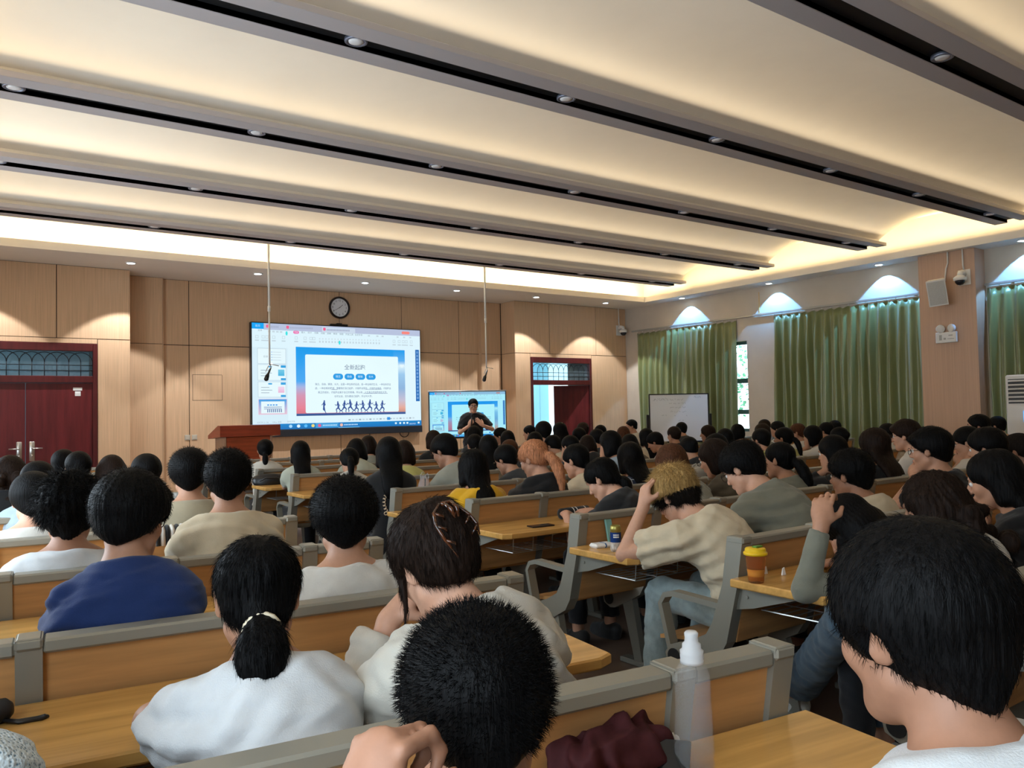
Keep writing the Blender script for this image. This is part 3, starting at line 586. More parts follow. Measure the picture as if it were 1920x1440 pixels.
b.build('marker_scrawl', mat('marker_ink', (.05, .06, .08), .6), WBRD)
# ------------------------------------------------------------------ things on the pillar and the walls
PX = XR - .312
t = tag(empty('wall_loudspeaker', (PX - .13, 6.06, 2.93), (0, 0, 0)), 'white wall loudspeaker tilted down on the pinkish pillar', 'loudspeaker')
Mr = Matrix.Rotation(rad(-14), 4, 'Y') @ Matrix.Rotation(rad(22), 4, 'Z')
b = MB(); b.prism([(-.09, -.13), (.10, -.10), (.10, .10), (-.09, .13)], 'z', -.02, .37, Mr); b.build('cabinet', M_WHITEP, t)
b = MB(); b.rbox(-.097, -.090, -.115, .115, .0, .35, .003, Mr); b.build('grille', mat('grey_grille', (.60, .59, .56), .7, grain=(220, 220, 220), var=.25), t)
b = MB(); b.tube([(.08, 0, .18), (.13, 0, .18)], .025, 8); b.build('bracket', M_GREYP, t)
b = MB(); b.tube([(0, 0, 0), (0, -.02, .18), (0, -.05, .27), (0, -.05, .44)], .012, 8)
tag(b.build('white_conduit', M_WHITEP, None, True, loc=(PX - .013, 6.02, SOF - .44)), 'white cable duct running up from the loudspeaker to the ceiling', 'conduit')
def dome_cam(loc, rz, label, L, clabel):
    t = tag(empty('security_camera', loc, (0, 0, rz)), label, 'camera')
    b = MB(); b.rbox(-.012, 0, -.09, .09, -.1, .13, .004); b.build('back_plate', M_WHITEP, t)
    b = MB(); b.tube([(-.01, 0, .06), (-.07, 0, .09), (-.13, 0, .07), (-.145, 0, .02)], .038, 12); b.build('arm', M_WHITEP, t, True)
    T = Matrix.Translation((-.145, 0, 0)); b = MB(); b.lathe([(.0001, .035), (.05, .03), (.088, .0), (.088, -.04), (.07, -.045)], 20, T); b.build('housing', M_WHITEP, t, True)
    b = MB(); b.lathe([(.07, -.044), (.064, -.075), (.04, -.105), (.0001, -.115)], 18, T); b.build('dome', mat('smoked_dome', (.015, .015, .02), .1), t, True)
    b = MB(); b.tube([(-.013, 0, .13), (-.013, .01, .2), (-.013, .012, L)], .012, 8)
    o = b.build('white_conduit', M_WHITEP, None, True, loc=loc, rot=(0, 0, rz)); tag(o, clabel, 'conduit')
dome_cam((PX - .001, 5.74, 3.28), 0, 'white dome camera on the pinkish pillar', SOF - 3.28, 'white cable duct above the dome camera on the pillar')
dome_cam((12.55, YW - .001, 3.21), rad(90), 'white dome camera in the corner beside the curtain rail', SOF - 3.21, 'white cable duct above the dome camera in the corner')
t = tag(empty('emergency_light', (PX, 6.02, 2.34)), 'white emergency lamp box with two round heads on the pillar', 'emergency light')
b = MB(); b.rbox(-.055, -.001, -.155, .155, 0, .16, .006); b.build('box', M_WHITEP, t)
for s in (-1, 1):
    T = Matrix.Translation((-.035, s * .085, .215)) @ Matrix.Rotation(rad(-90), 4, 'Y') @ Matrix.Rotation(rad(20 * s), 4, 'X')
    b = MB(); b.lathe([(.03, -.035), (.055, -.02), (.063, .02), (.058, .03)], 18, T); b.build('lamp_head', M_WHITEP, t, True); b = MB(); b.lathe([(.055, .022), (.03, .026), (.0001, .012)], 18, T); b.build('reflector', mat('lamp_reflector', (.45, .45, .46), .2, metal=.8), t, True)
    b = MB(); b.tube([(-.03, s * .085, .16), (-.03, s * .085, .18)], .012, 6); b.build('neck', M_GREYP, t)
b = MB(); b.rbox(-.057, -.054, -.10, -.04, .10, .115, .001); b.rbox(-.057, -.054, -.12, -.02, .05, .06, .001); b.rbox(-.057, -.054, .0, .035, .045, .075, .001); b.rbox(-.057, -.054, .06, .10, .04, .12, .001); b.build('printed_marks', M_GREYP, t)
for i, x in enumerate((3.34, 3.44)):
    b = MB(); b.rbox(-.043, .043, -.012, 0, -.043, .043, .004); b.rbox(-.03, .03, -.016, -.012, -.03, .03, .003)
    tag(b.build('wall_switch', mat('beige_switch', (.52, .47, .38), .4), None, loc=(x + (.006 if i else -.006), YREC, 1.11)), ('square beige switch plate left of the panel joint beside the lectern', 'square beige switch plate right of the panel joint beside the lectern')[i] if False else ('square beige wall switch on the narrow panel next to the joint', 'square beige wall switch on the wide panel next to the lectern')[i], 'switch')
# ------------------------------------------------------------------ floor standing air conditioner
t = tag(empty('air_conditioner', (12.15, 5.12, 0)), 'tall white floor standing air conditioner beside the pillar', 'air conditioner')
b = MB(); b.rbox(0, .36, -.56, 0, .02, 1.80, .02); b.build('cabinet', mat('air_con_white', (.74, .73, .70), .35), t)
b = MB(); b.box(-.004, .01, -.52, -.04, 1.40, 1.74); b.build('outlet', mat('outlet_dark', (.05, .05, .05), .5), t)
for i in range(6):
    b = MB(); b.rbox(-.016, -.002, -.515, -.045, -.012, .012, .003, Matrix.Rotation(rad(25), 4, 'Y')); o = b.build('louvre', mat('louvre_white', (.66, .65, .62), .4), t); o.location = (-.002, 0, 1.43 + i * .056)
b = MB(); b.rbox(-.006, .01, -.36, -.22, 1.14, 1.30, .004); b.build('control_panel', mat('control_blue', (.05, .1, .25), .2, emit=(.1, .4, 1.0), estr=1.2), t)
b = MB(); b.box(-.003, .005, -.50, -.06, .12, .5); b.build('intake', M_GREYP, t)
# ------------------------------------------------------------------ fixed benches: seats, aluminium posts and a desk on the back of each row
M_BPAN = mat('bench_veneer', (.50, .255, .095), .38, grain=(2.2, 30, 30), var=.22, bump=.03)
M_DESK = mat('desk_beech', (.60, .33, .095), .24, grain=(1.6, 22, 22), var=.26, bump=.02)
M_SEAT = mat('seat_beech', (.52, .27, .10), .3, grain=(3, 20, 20), var=.22)
M_POST = mat('bench_aluminium', (.27, .257, .215), .45, metal=.35, spec=.4)
M_HUB = mat('hub_black', (.01, .01, .01), .5)
M_WIRE = mat('basket_wire', (.5, .5, .48), .35, metal=.8)
ROWY = lambda k: 1.13 + k * 1.0
PW = .058
def prof_mesh(name, poly, a, b, bev=0):
    q = MB(); q.prism(poly, 'x', a, b); return q.mesh(name)
POST_ME = prof_mesh('post', [(-.034, .897), (.000, .70), (.062, .46), (.10, .40), (.20, .345), (.31, .292), (.345, .288), (.395, .31), (.405, .35), (.375, .388), (.25, .432), (.17, .475), (.135, .53), (.075, .70), (.044, .897)], -PW / 2, PW / 2)
q = MB(); q.rbox(-PW / 2 - .0015, PW / 2 + .0015, -.037, .047, .870, .8995, .007); CAP_ME = q.mesh('post_cap')
q = MB(); q.lathe([(.036, -PW / 2 - .004), (.036, PW / 2 + .004)], 18, Matrix.Translation((0, .352, .34)) @ Matrix.Rotation(rad(90), 4, 'Y')); HUB_ME = q.mesh('hub')
q = MB()
path = [(.115, .592, .614), (.375, .60, .622), (.41, .585, .612), (.437, .556, .566), (.40, .36, .37)]
def strip(pts, w, th):
    n = len(pts); L = []; Rr = []
    for i in range(n):
        a = Vector(pts[max(0, i - 1)]); c = Vector(pts[min(n - 1, i + 1)]); tt = (c - a).normalized(); nn = Vector((-tt.y, tt.x)); p = Vector(pts[i]); L.append(p + nn * th / 2); Rr.append(p - nn * th / 2)
    return [tuple(p) for p in L] + [tuple(p) for p in Rr[::-1]]
q.prism(strip([(.11, .602), (.36, .610), (.41, .596), (.437, .555), (.385, .365)], .04, .024), 'x', -.024, .024); ARM_ME = q.mesh('armrest')
q = MB(); q.prism([(.17, .36), (.25, .335), (.165, .03), (.105, .03)], 'x', -.02, .02); q.rbox(-.035, .035, .02, .27, 0, .03, .006); LEG_ME = q.mesh('leg')
q = MB(); q.prism([(.0, 0.708), (-.30, 0.708), (-.30, .70), (-.06, .62), (.028, .60)], 'x', -.006, .006); q.lathe([(.008, -.012), (.008, .012)], 8, Matrix.Translation((0, -.03, .66)) @ Matrix.Rotation(rad(90), 4, 'Y')); BRK_ME = q.mesh('bracket')
def curve_seat(w):
    P = []
    for i in range(9):
        t = i / 8; y = .135 + .37 * t; z = .425 + .018 * math.cos(t * PI * 1.1) - .03 * max(0, t - .8) * 5 * .5; P.append((y, z))
    b = MB(); n = 5
    for dz, flip in ((0, 0), (-.018, 1)):
        b.grid([[(-w / 2 + w * j / n + 0, y, z + dz) for j in range(n + 1)] for y, z in P])
    for j in (0, n): x = -w / 2 + w * j / n; b.grid([[(x, y, z + dz) for y, z in P] for dz in (0, -.018)])
    for e in (0, -1): y, z = P[e]; b.grid([[(-w / 2 + w * j / n, y, z + dz) for j in range(n + 1)] for dz in (0, -.018)])
    return b.mesh('seat', False)
SEAT_ME = {}; PAN_ME = {}
def panel_me(w):
    w = round(w, 3)
    if w not in PAN_ME:
        b = MB(); b.prism([(-.012, .872), (.004, .872), (.066, .50), (.075, .455), (.058, .455), (.046, .50)], 'x', -w / 2, w / 2); PAN_ME[w] = b.mesh('back_panel'); PAN_ME[w].materials.append(M_BPAN)
    return PAN_ME[w]
for me_, m_ in ((POST_ME, M_POST), (CAP_ME, M_POST), (HUB_ME, M_HUB), (ARM_ME, M_POST), (LEG_ME, M_POST), (BRK_ME, M_POST)): me_.materials.append(m_)
SPECIAL = {}
def bench(k, posts, label, group, seats=True, desk=True, turn=0):
    x0, x1 = posts[0], posts[-1]; xc = (x0 + x1) / 2
    t = tag(empty('lecture_bench', (xc, ROWY(k), 0)), label, 'bench', group)
    P = [p - xc for p in posts]
    if turn: px_ = (x1 - xc) if turn < 0 else (x0 - xc); a_ = rad(turn); t.rotation_euler = (0, 0, a_); t.location = (xc + px_ - px_ * math.cos(a_), ROWY(k) - px_ * math.sin(a_), 0)
    for x in P:
        po = link('post', POST_ME, None, t, (x, 0, 0)); link('leg', LEG_ME, None, t, (x, 0, 0))
        for nm, me_ in (('post_cap', CAP_ME), ('hub', HUB_ME), ('desk_bracket', BRK_ME)): link(nm, me_, None, po)
    ends = (P[0], P[-1])
    for x in P: link('armrest', ARM_ME, None, t, (x, 0, 0))
    for a, c in zip(P, P[1:]):
        w = c - a - PW; o = link('back_panel', panel_me(w), None, t, ((a + c) / 2, 0, 0))
        b = MB(); b.rbox(-w / 2, w / 2, -.030, .040, .858, .893, .006); b.build('top_rail', M_POST, t, loc=((a + c) / 2, 0, 0))
        if seats and w > .3:
            sw = round(w - .03, 3)
            if sw not in SEAT_ME: SEAT_ME[sw] = curve_seat(sw); SEAT_ME[sw].materials.append(M_SEAT)
            link('seat', SEAT_ME[sw], None, t, ((a + c) / 2, 0, 0))
    if desk:
        b = MB(); e0, e1 = P[0] - .085, P[-1] + .085
        for z0, z1, g in ((.676, .700, 0), (.700, .705, .004)): pass
        yb, yf = -.012, -.45; c = .05
        poly = [(e0, yb), (e0, yf + c * .5), (e0 + c, yf), (e1 - c, yf), (e1, yf + c * .5), (e1, yb)]
        n = len(poly); V = []; ins = lambda p, d: (p[0] + (d if p[0] < 0 else -d), p[1] + (d if p[1] < yb - .01 else 0))
        for z, d in ((.708, .004), (.713, 0), (.735, 0), (.740, .005)): V += [ins(p, d) + (z,) for p in poly]
        F = [tuple(range(n))[::-1], tuple(3 * n + i for i in range(n))] + [(r * n + i, r * n + (i + 1) % n, (r + 1) * n + (i + 1) % n, (r + 1) * n + i) for r in range(3) for i in range(n)]
        b.add(V, F); b.build('desk_top', M_DESK, t)
        for a, c2 in zip(P, P[1:]):
            if c2 - a < .4: continue
            b = MB(); u0, u1 = a + .05, c2 - .05
            for i in range(7): y = -.06 - .045 * i; b.tube([(u0, y, .605), (u1, y, .605)], .0025, 4, False)
            for i in range(4): x = u0 + (u1 - u0) * i / 3; b.tube([(x, -.345, 0.708), (x, -.335, .608), (x, -.055, .605)], .003, 4, False)
            b.build('wire_basket', M_WIRE, t)
    return t
PL = [-.36, .17, .70, 1.225, 1.505]; PM = [2.645 + .53 * i for i in range(14)]; PRR = [10.555, 10.835, 11.36, 11.89]
ORD = {-1: 'right behind the back seats of the bench block', 0: 'first', 1: 'second', 2: 'third', 3: 'fourth', 4: 'fifth', 5: 'sixth', 6: 'seventh', 7: 'eighth', 8: 'ninth', 9: 'tenth'}
EXTRA_L = {0: 'with a clear bottle and a maroon bag on its desk', 1: 'carrying the desk with a black umbrella', 2: 'behind the seated man in the blue shirt'}
for k in range(-1, 10):
    if k == -1: lb = 'short bench with wooden seats behind the rearmost students'
    elif k in EXTRA_L: lb = 'short grey framed bench ' + EXTRA_L[k]
    else: lb = 'short grey framed bench, %s row from the door end of the side block' % {9: 'first', 8: 'second', 7: 'third', 6: 'fourth', 5: 'fifth', 4: 'sixth', 3: 'seventh'}[k]
    bench(k, PL, lb, 'short benches beside the door wall', turn=-7.1)
EXTRA_M = {1: 'with the yellow lidded cup on its desk', 2: 'with the drink can and wet wipes on its desk', 3: 'with a lone black phone on its desk', 4: 'with a bagged milk tea on its desk', 7: 'with a black handbag on its desk'}
for k in range(0, 10):
    lb = 'long grey framed bench ' + (EXTRA_M[k] if k in EXTRA_M else 'of the middle block, %s row counted from the lectern' % {9: 'first', 8: 'second', 6: 'fourth', 5: 'fifth', 0: 'last'}[k])
    bench(k, PM, lb, 'long benches of the middle block')
for k in range(2, 9): bench(k, PRR, 'short grey framed bench by the curtains, %s row counted from the whiteboard' % {9: 'first', 8: 'second', 7: 'third', 6: 'fourth', 5: 'fifth', 4: 'sixth', 3: 'seventh', 2: 'eighth'}[k], 'short benches beside the curtains', turn=7.1)
# ------------------------------------------------------------------ organic modelling: distance fields meshed with surface nets
F32 = np.float32
def axis(lo, hi, h, fine=None, hf=None):
    if fine is None: n = max(4, int((hi - lo) / h) + 2); return np.linspace(lo, hi, n, dtype=F32)
    a, b = max(lo, fine[0]), min(hi, fine[1]); out = []
    if a - lo > h: out.append(np.linspace(lo, a, max(2, int((a - lo) / h) + 1))[:-1])
    out.append(np.linspace(a, b, max(3, int((b - a) / hf) + 1)))
    if hi - b > h: out.append(np.linspace(b, hi, max(2, int((hi - b) / h) + 1))[1:])
    return np.concatenate(out).astype(F32)
V3 = lambda *a: np.array(a, float)
def unit(v): v = np.asarray(v, float); return v / max(1e-9, np.linalg.norm(v))
class Field:
    def __init__(s, ax, ay, az): s.a = (ax, ay, az); s.f = np.full((len(ax), len(ay), len(az)), .5, F32)
    def blk(s, lo, hi):
        sl = []
        for a, l, h in zip(s.a, lo, hi):
            i = max(0, int(np.searchsorted(a, l)) - 1); j = min(len(a), int(np.searchsorted(a, h)) + 1)
            if j - i < 1: return None
            sl.append(slice(i, j))
        return tuple(sl)
    def xyz(s, sl): return s.a[0][sl[0]][:, None, None], s.a[1][sl[1]][None, :, None], s.a[2][sl[2]][None, None, :]
    def put(s, sl, d, k, op='add'):
        g = s.f[sl]
        if op == 'add':
            if k > 0: h = np.clip(.5 + .5 * (g - d) / k, 0, 1); s.f[sl] = g + (d - g) * h - k * h * (1 - h)
            else: s.f[sl] = np.minimum(g, d)
        elif op == 'sub':
            if k > 0: h = np.clip(.5 - .5 * (g + d) / k, 0, 1); s.f[sl] = g + (-d - g) * h + k * h * (1 - h)
            else: s.f[sl] = np.maximum(g, -d)
    def cap(s, a, b, ra, rb=None, k=.02, op='add', flat=False, sq=None):
        """tapered capsule; flat = cut square at both ends; sq = (axis, factor) squash"""
        rb = ra if rb is None else rb; a = np.asarray(a, float); b = np.asarray(b, float); m = max(ra, rb) + k + .03
        sl = s.blk(np.minimum(a, b) - m, np.maximum(a, b) + m)
        if sl is None: return
        x, y, z = s.xyz(sl); ab = b - a; L2 = max(1e-9, ab @ ab)
        px, py, pz = x - a[0], y - a[1], z - a[2]; t0 = (px * ab[0] + py * ab[1] + pz * ab[2]) / L2; t = np.clip(t0, 0, 1)
        d = np.sqrt((px - t * ab[0]) ** 2 + (py - t * ab[1]) ** 2 + (pz - t * ab[2]) ** 2) - (ra + (rb - ra) * t)
        if flat:
            L = math.sqrt(L2); dr = np.sqrt(np.maximum(0, (px - t0 * ab[0]) ** 2 + (py - t0 * ab[1]) ** 2 + (pz - t0 * ab[2]) ** 2)) - (ra + (rb - ra) * t)
            d = np.maximum(dr, np.maximum(-t0, t0 - 1) * L)
        s.put(sl, d.astype(F32), k, op)
    def ell(s, c, r, R=None, k=.02, op='add'):
        c = np.asarray(c, float); r = np.asarray(r, float); m = max(r) + k + .03; sl = s.blk(c - m, c + m)
        if sl is None: return
        x, y, z = s.xyz(sl); p = [x - c[0], y - c[1], z - c[2]]
        if R is not None: p = [p[0] * R[0, i] + p[1] * R[1, i] + p[2] * R[2, i] for i in range(3)]
        k0 = np.sqrt((p[0] / r[0]) ** 2 + (p[1] / r[1]) ** 2 + (p[2] / r[2]) ** 2); k1 = np.sqrt((p[0] / r[0] ** 2) ** 2 + (p[1] / r[1] ** 2) ** 2 + (p[2] / r[2] ** 2) ** 2)
        s.put(sl, (k0 * (k0 - 1) / np.maximum(k1, 1e-6)).astype(F32), k, op)
    def plane(s, p, n, k=0.0, region=None):
        """keep the side n points away from: subtract the half space beyond p"""
        sl = s.blk(*region) if region else tuple(slice(0, len(a)) for a in s.a)
        if sl is None: return
        n = unit(n); x, y, z = s.xyz(sl); d = -((x - p[0]) * n[0] + (y - p[1]) * n[1] + (z - p[2]) * n[2]); s.put(sl, d.astype(F32), k, 'sub')
    def nets(s):
        f = s.f; ins = f < 0; nx, ny, nz = f.shape
        f[0] = np.maximum(f[0], .01); f[-1] = np.maximum(f[-1], .01); f[:, 0] = np.maximum(f[:, 0], .01); f[:, -1] = np.maximum(f[:, -1], .01); f[:, :, 0] = np.maximum(f[:, :, 0], .01); f[:, :, -1] = np.maximum(f[:, :, -1], .01)
        ins = f < 0
        c = ins[:-1, :-1, :-1].astype(np.int8)
        for dx in (0, 1):
            for dy in (0, 1):
                for dz in (0, 1):
                    if dx + dy + dz: c = c + ins[dx:nx - 1 + dx, dy:ny - 1 + dy, dz:nz - 1 + dz]
        I, J, K = np.nonzero((c > 0) & (c < 8)); n = len(I)
        if n == 0: return np.zeros((0, 3)), np.zeros((0, 4), int)
        idx = np.full((nx - 1, ny - 1, nz - 1), -1, np.int32); idx[I, J, K] = np.arange(n)
        acc = np.zeros((n, 3)); cnt = np.zeros(n)
        cor = [(0, 0, 0), (1, 0, 0), (0, 1, 0), (1, 1, 0), (0, 0, 1), (1, 0, 1), (0, 1, 1), (1, 1, 1)]
        val = [f[I + a, J + b, K + d].astype(float) for a, b, d in cor]
        for a, b in ((0, 1), (2, 3), (4, 5), (6, 7), (0, 2), (1, 3), (4, 6), (5, 7), (0, 4), (1, 5), (2, 6), (3, 7)):
            va, vb = val[a], val[b]; m = (va < 0) != (vb < 0); t = np.where(m, va / np.where(m, va - vb, 1), 0)
            for q in range(3): acc[:, q] += np.where(m, cor[a][q] + t * (cor[b][q] - cor[a][q]), 0)
            cnt += m
        acc /= cnt[:, None]; P = np.stack([I, J, K], 1) + acc
        V = np.stack([np.interp(P[:, q], np.arange(len(s.a[q])), s.a[q]) for q in range(3)], 1); Q = []
        e = ins[:-1, 1:-1, 1:-1] != ins[1:, 1:-1, 1:-1]; i, j, k = np.nonzero(e); j += 1; k += 1; fl = ins[i, j, k]; q = np.stack([idx[i, j - 1, k - 1], idx[i, j, k - 1], idx[i, j, k], idx[i, j - 1, k]], 1); Q.append(np.where(fl[:, None], q, q[:, ::-1]))
        e = ins[1:-1, :-1, 1:-1] != ins[1:-1, 1:, 1:-1]; i, j, k = np.nonzero(e); i += 1; k += 1; fl = ins[i, j, k]; q = np.stack([idx[i - 1, j, k - 1], idx[i - 1, j, k], idx[i, j, k], idx[i, j, k - 1]], 1); Q.append(np.where(fl[:, None], q, q[:, ::-1]))
        e = ins[1:-1, 1:-1, :-1] != ins[1:-1, 1:-1, 1:]; i, j, k = np.nonzero(e); i += 1; j += 1; fl = ins[i, j, k]; q = np.stack([idx[i - 1, j - 1, k], idx[i, j - 1, k], idx[i, j, k], idx[i - 1, j, k]], 1); Q.append(np.where(fl[:, None], q, q[:, ::-1]))
        return V, np.concatenate(Q)
def np_mesh(name, V, Q):
    me = bpy.data.meshes.new(name); nv, nq = len(V), len(Q); w = Q.shape[1] if nq else 4
    me.vertices.add(nv); me.vertices.foreach_set('co', np.ascontiguousarray(V, F32).ravel()); me.loops.add(nq * w); me.loops.foreach_set('vertex_index', np.ascontiguousarray(Q, np.int32).ravel())
    me.polygons.add(nq); me.polygons.foreach_set('loop_start', np.arange(nq, dtype=np.int32) * w); me.polygons.foreach_set('use_smooth', np.ones(nq, bool)); me.update(calc_edges=True); return me
def vnormals(V, Q):
    a, b, c, d = (V[Q[:, i]] for i in range(4)); fn = np.cross(c - a, d - b); N = np.zeros_like(V)
    for i in range(4): np.add.at(N, Q[:, i], fn)
    return N / np.maximum(1e-9, np.linalg.norm(N, axis=1))[:, None]
def relax(V, Q, it=1, w=.5):
    for _ in range(it):
        S = np.zeros_like(V); C = np.zeros(len(V))
        for i in range(4):
            for j in (1, 3): np.add.at(S, Q[:, i], V[Q[:, (i + j) % 4]]); np.add.at(C, Q[:, i], 1)
        V = V * (1 - w) + w * S / np.maximum(1, C)[:, None]
    return V
def wob(P, seed, f):
    """smooth pseudo noise -1..1"""
    r = np.random.RandomState(seed); o = np.zeros(len(P))
    for i in range(5): d = r.normal(size=3); d /= np.linalg.norm(d); o += np.sin(P @ d * f * (1 + .35 * i) + r.uniform(0, 6.28) + 1.7 * np.sin(P @ r.normal(size=3) * f * .45 + r.uniform(0, 6)))
    return o / 3.0
def rotm(yaw, pitch, roll):
    cz, sz = math.cos(yaw), math.sin(yaw); cx, sx = math.cos(-pitch), math.sin(-pitch); cy, sy = math.cos(roll), math.sin(roll)
    Rz = np.array([[cz, -sz, 0], [sz, cz, 0], [0, 0, 1]]); Rx = np.array([[1, 0, 0], [0, cx, -sx], [0, sx, cx]]); Ry = np.array([[cy, 0, sy], [0, 1, 0], [-sy, 0, cy]])
    return Rz @ Rx @ Ry
def ik(S, T, l1, l2, pole):
    S = np.asarray(S, float); T = np.asarray(T, float); d = T - S; L = np.linalg.norm(d); mx = (l1 + l2) * .985
    if L > mx: T = S + d / L * mx; d = T - S; L = mx
    if L < abs(l1 - l2) + .04: L = abs(l1 - l2) + .04
    u = unit(d); a = (l1 * l1 - l2 * l2 + L * L) / (2 * L); h = math.sqrt(max(0, l1 * l1 - a * a)); p = np.asarray(pole, float); p = p - u * (p @ u); p = unit(p)
    return S + u * a + p * h, T
# ---- skin, hair and cloth materials
M_SKIN = {k: mat('skin_' + k, c, .5, spec=.35, grain=(60, 60, 60), var=.06, bump=.03) for k, c in (('light', (.55, .30, .20)), ('mid', (.44, .225, .14)), ('tan', (.34, .165, .10)))}
def hair_mat(name, c, rough=.42, tip=None):
    return mat('hair_' + name, c, rough + .10, spec=.09, grain=(160, 160, 9), var=.55, bump=.45, dark=tuple(x * .35 for x in c))
M_HAIR = {'black': hair_mat('black', (.0042, .0038, .0040)), 'dark': hair_mat('dark_brown', (.018, .010, .007)), 'brown': hair_mat('brown', (.085, .033, .016)), 'orange': hair_mat('copper', (.56, .235, .115)), 'blond': hair_mat('blond', (.50, .31, .115)), 'fade': hair_mat('cropped', (.016, .012, .010), .6)}
def cloth(name, c, rough=.85, var=.08): return mat('cloth_' + name, c, rough, spec=.25, grain=(14, 14, 14), var=var, bump=.18, bscale=(320, 320, 320), sheen=.15)
M_DENIM = cloth('pale_denim', (.27, .33, .33), .9, .25); M_JEANS = cloth('blue_denim', (.06, .10, .14), .9, .3); M_DARKTR = cloth('dark_trousers', (.015, .016, .019)); M_SHOEW = cloth('white_shoe', (.62, .60, .54), .6); M_SHOED = cloth('dark_shoe', (.03, .03, .03), .6); M_SOLE = mat('rubber_sole', (.55, .54, .5), .6)
# ---- one body -------------------------------------------------------------
def head_prims(F, hc, R, det, s=1.0):
    W = lambda x, y, z: hc + R @ (V3(x, y, z) * s)
    F.ell(W(0, -.012, .033), V3(.075, .094, .082) * s, R, .0); F.ell(W(0, .028, -.035), V3(.059, .060, .078) * s, R, .03); F.cap(W(0, .066, -.098), W(0, .062, -.092), .021 * s, k=.03)
    for q in (-1, 1): F.cap(W(q * .050, .004, -.055), W(q * .022, .058, -.094), .017 * s, .017 * s, .03); F.ell(W(q * .041, .058, -.022), V3(.026, .026, .026) * s, None, .025)
    F.cap(W(-.038, .078, .028), W(.038, .078, .028), .013 * s, k=.02)
    if det:
        for q in (-1, 1): F.ell(W(q * .032, .098, .006), V3(.016, .016, .011) * s, R, .014, 'sub')
        F.cap(W(0, .090, .014), W(0, .109, -.024), .008 * s, .0125 * s, .012)
        for q in (-1, 1): F.cap(W(q * .012, .098, -.029), W(q * .008, .10, -.029), .0085 * s, k=.008)
        F.cap(W(-.017, .090, -.052), W(.017, .090, -.052), .0075 * s, k=.008); F.cap(W(-.014, .089, -.063), W(.014, .089, -.063), .008 * s, k=.008)
        F.cap(W(-.016, .101, -.0575), W(.016, .101, -.0575), .0028 * s, k=.003, op='sub')
    else: F.cap(W(0, .088, .010), W(0, .107, -.024), .010 * s, .014 * s, .015); F.cap(W(-.014, .088, -.057), W(.014, .088, -.057), .011 * s, k=.01)
    for q in (-1, 1):
        F.ell(W(q * .079, -.012, -.002), V3(.009, .021, .033) * s, R @ rotm(rad(-22 * q), rad(-8), rad(12 * q)), .008)
        if det: F.ell(W(q * .091, -.004, .0), V3(.008, .011, .019) * s, R, .006, 'sub')
def hand_prims(F, wr, d, pn, side, curl=.5, fine=True, s=1.0):
    """hand at wrist wr; d = direction of the metacarpals, pn = palm normal, side = +1 right hand"""
    d = unit(d); pn = unit(pn - d * (np.asarray(pn) @ d)); ac = unit(np.cross(d, pn)) * side      # ac points to the thumb side
    R = np.stack([ac, d, pn], 1); pc_ = wr + d * .05 * s; F.ell(pc_, V3(.041, .054, .019) * s, R, .014); F.cap(wr - d * .01, wr + d * .03, .025 * s, .026 * s, .015)
    if not fine: F.ell(wr + d * .115 * s + pn * .02 * curl, V3(.036, .05, .015) * s, R, .012); return
    ln = (.040, .026, .020)
    for i, (off, L) in enumerate(((.031, .92), (.0105, 1.04), (-.0105, .98), (-.030, .78))):
        b = wr + d * (.092 - .006 * abs(i - 1)) * s + ac * off * s; ang = curl * (.75 + .12 * i); p = b; r = (.0098, .0092, .0083, .0072)
        for j in range(3):
            ang2 = ang * (j + 1) * .9; v = d * math.cos(ang2) + pn * math.sin(ang2) + ac * off * .9; q = p + unit(v) * ln[j] * L * s * 1.08; F.cap(p, q, r[j] * s, r[j + 1] * s, .004); p = q
    t0 = wr + d * .028 * s + ac * .032 * s + pn * .006; t1 = t0 + unit(d * .65 + ac * .6 + pn * (.25 + .5 * curl)) * .042 * s; t2 = t1 + unit(d * .9 + ac * .15 + pn * .5 * curl) * .034 * s; F.cap(t0, t1, .0145 * s, .0115 * s, .012); F.cap(t1, t2, .0112 * s, .0088 * s, .004)
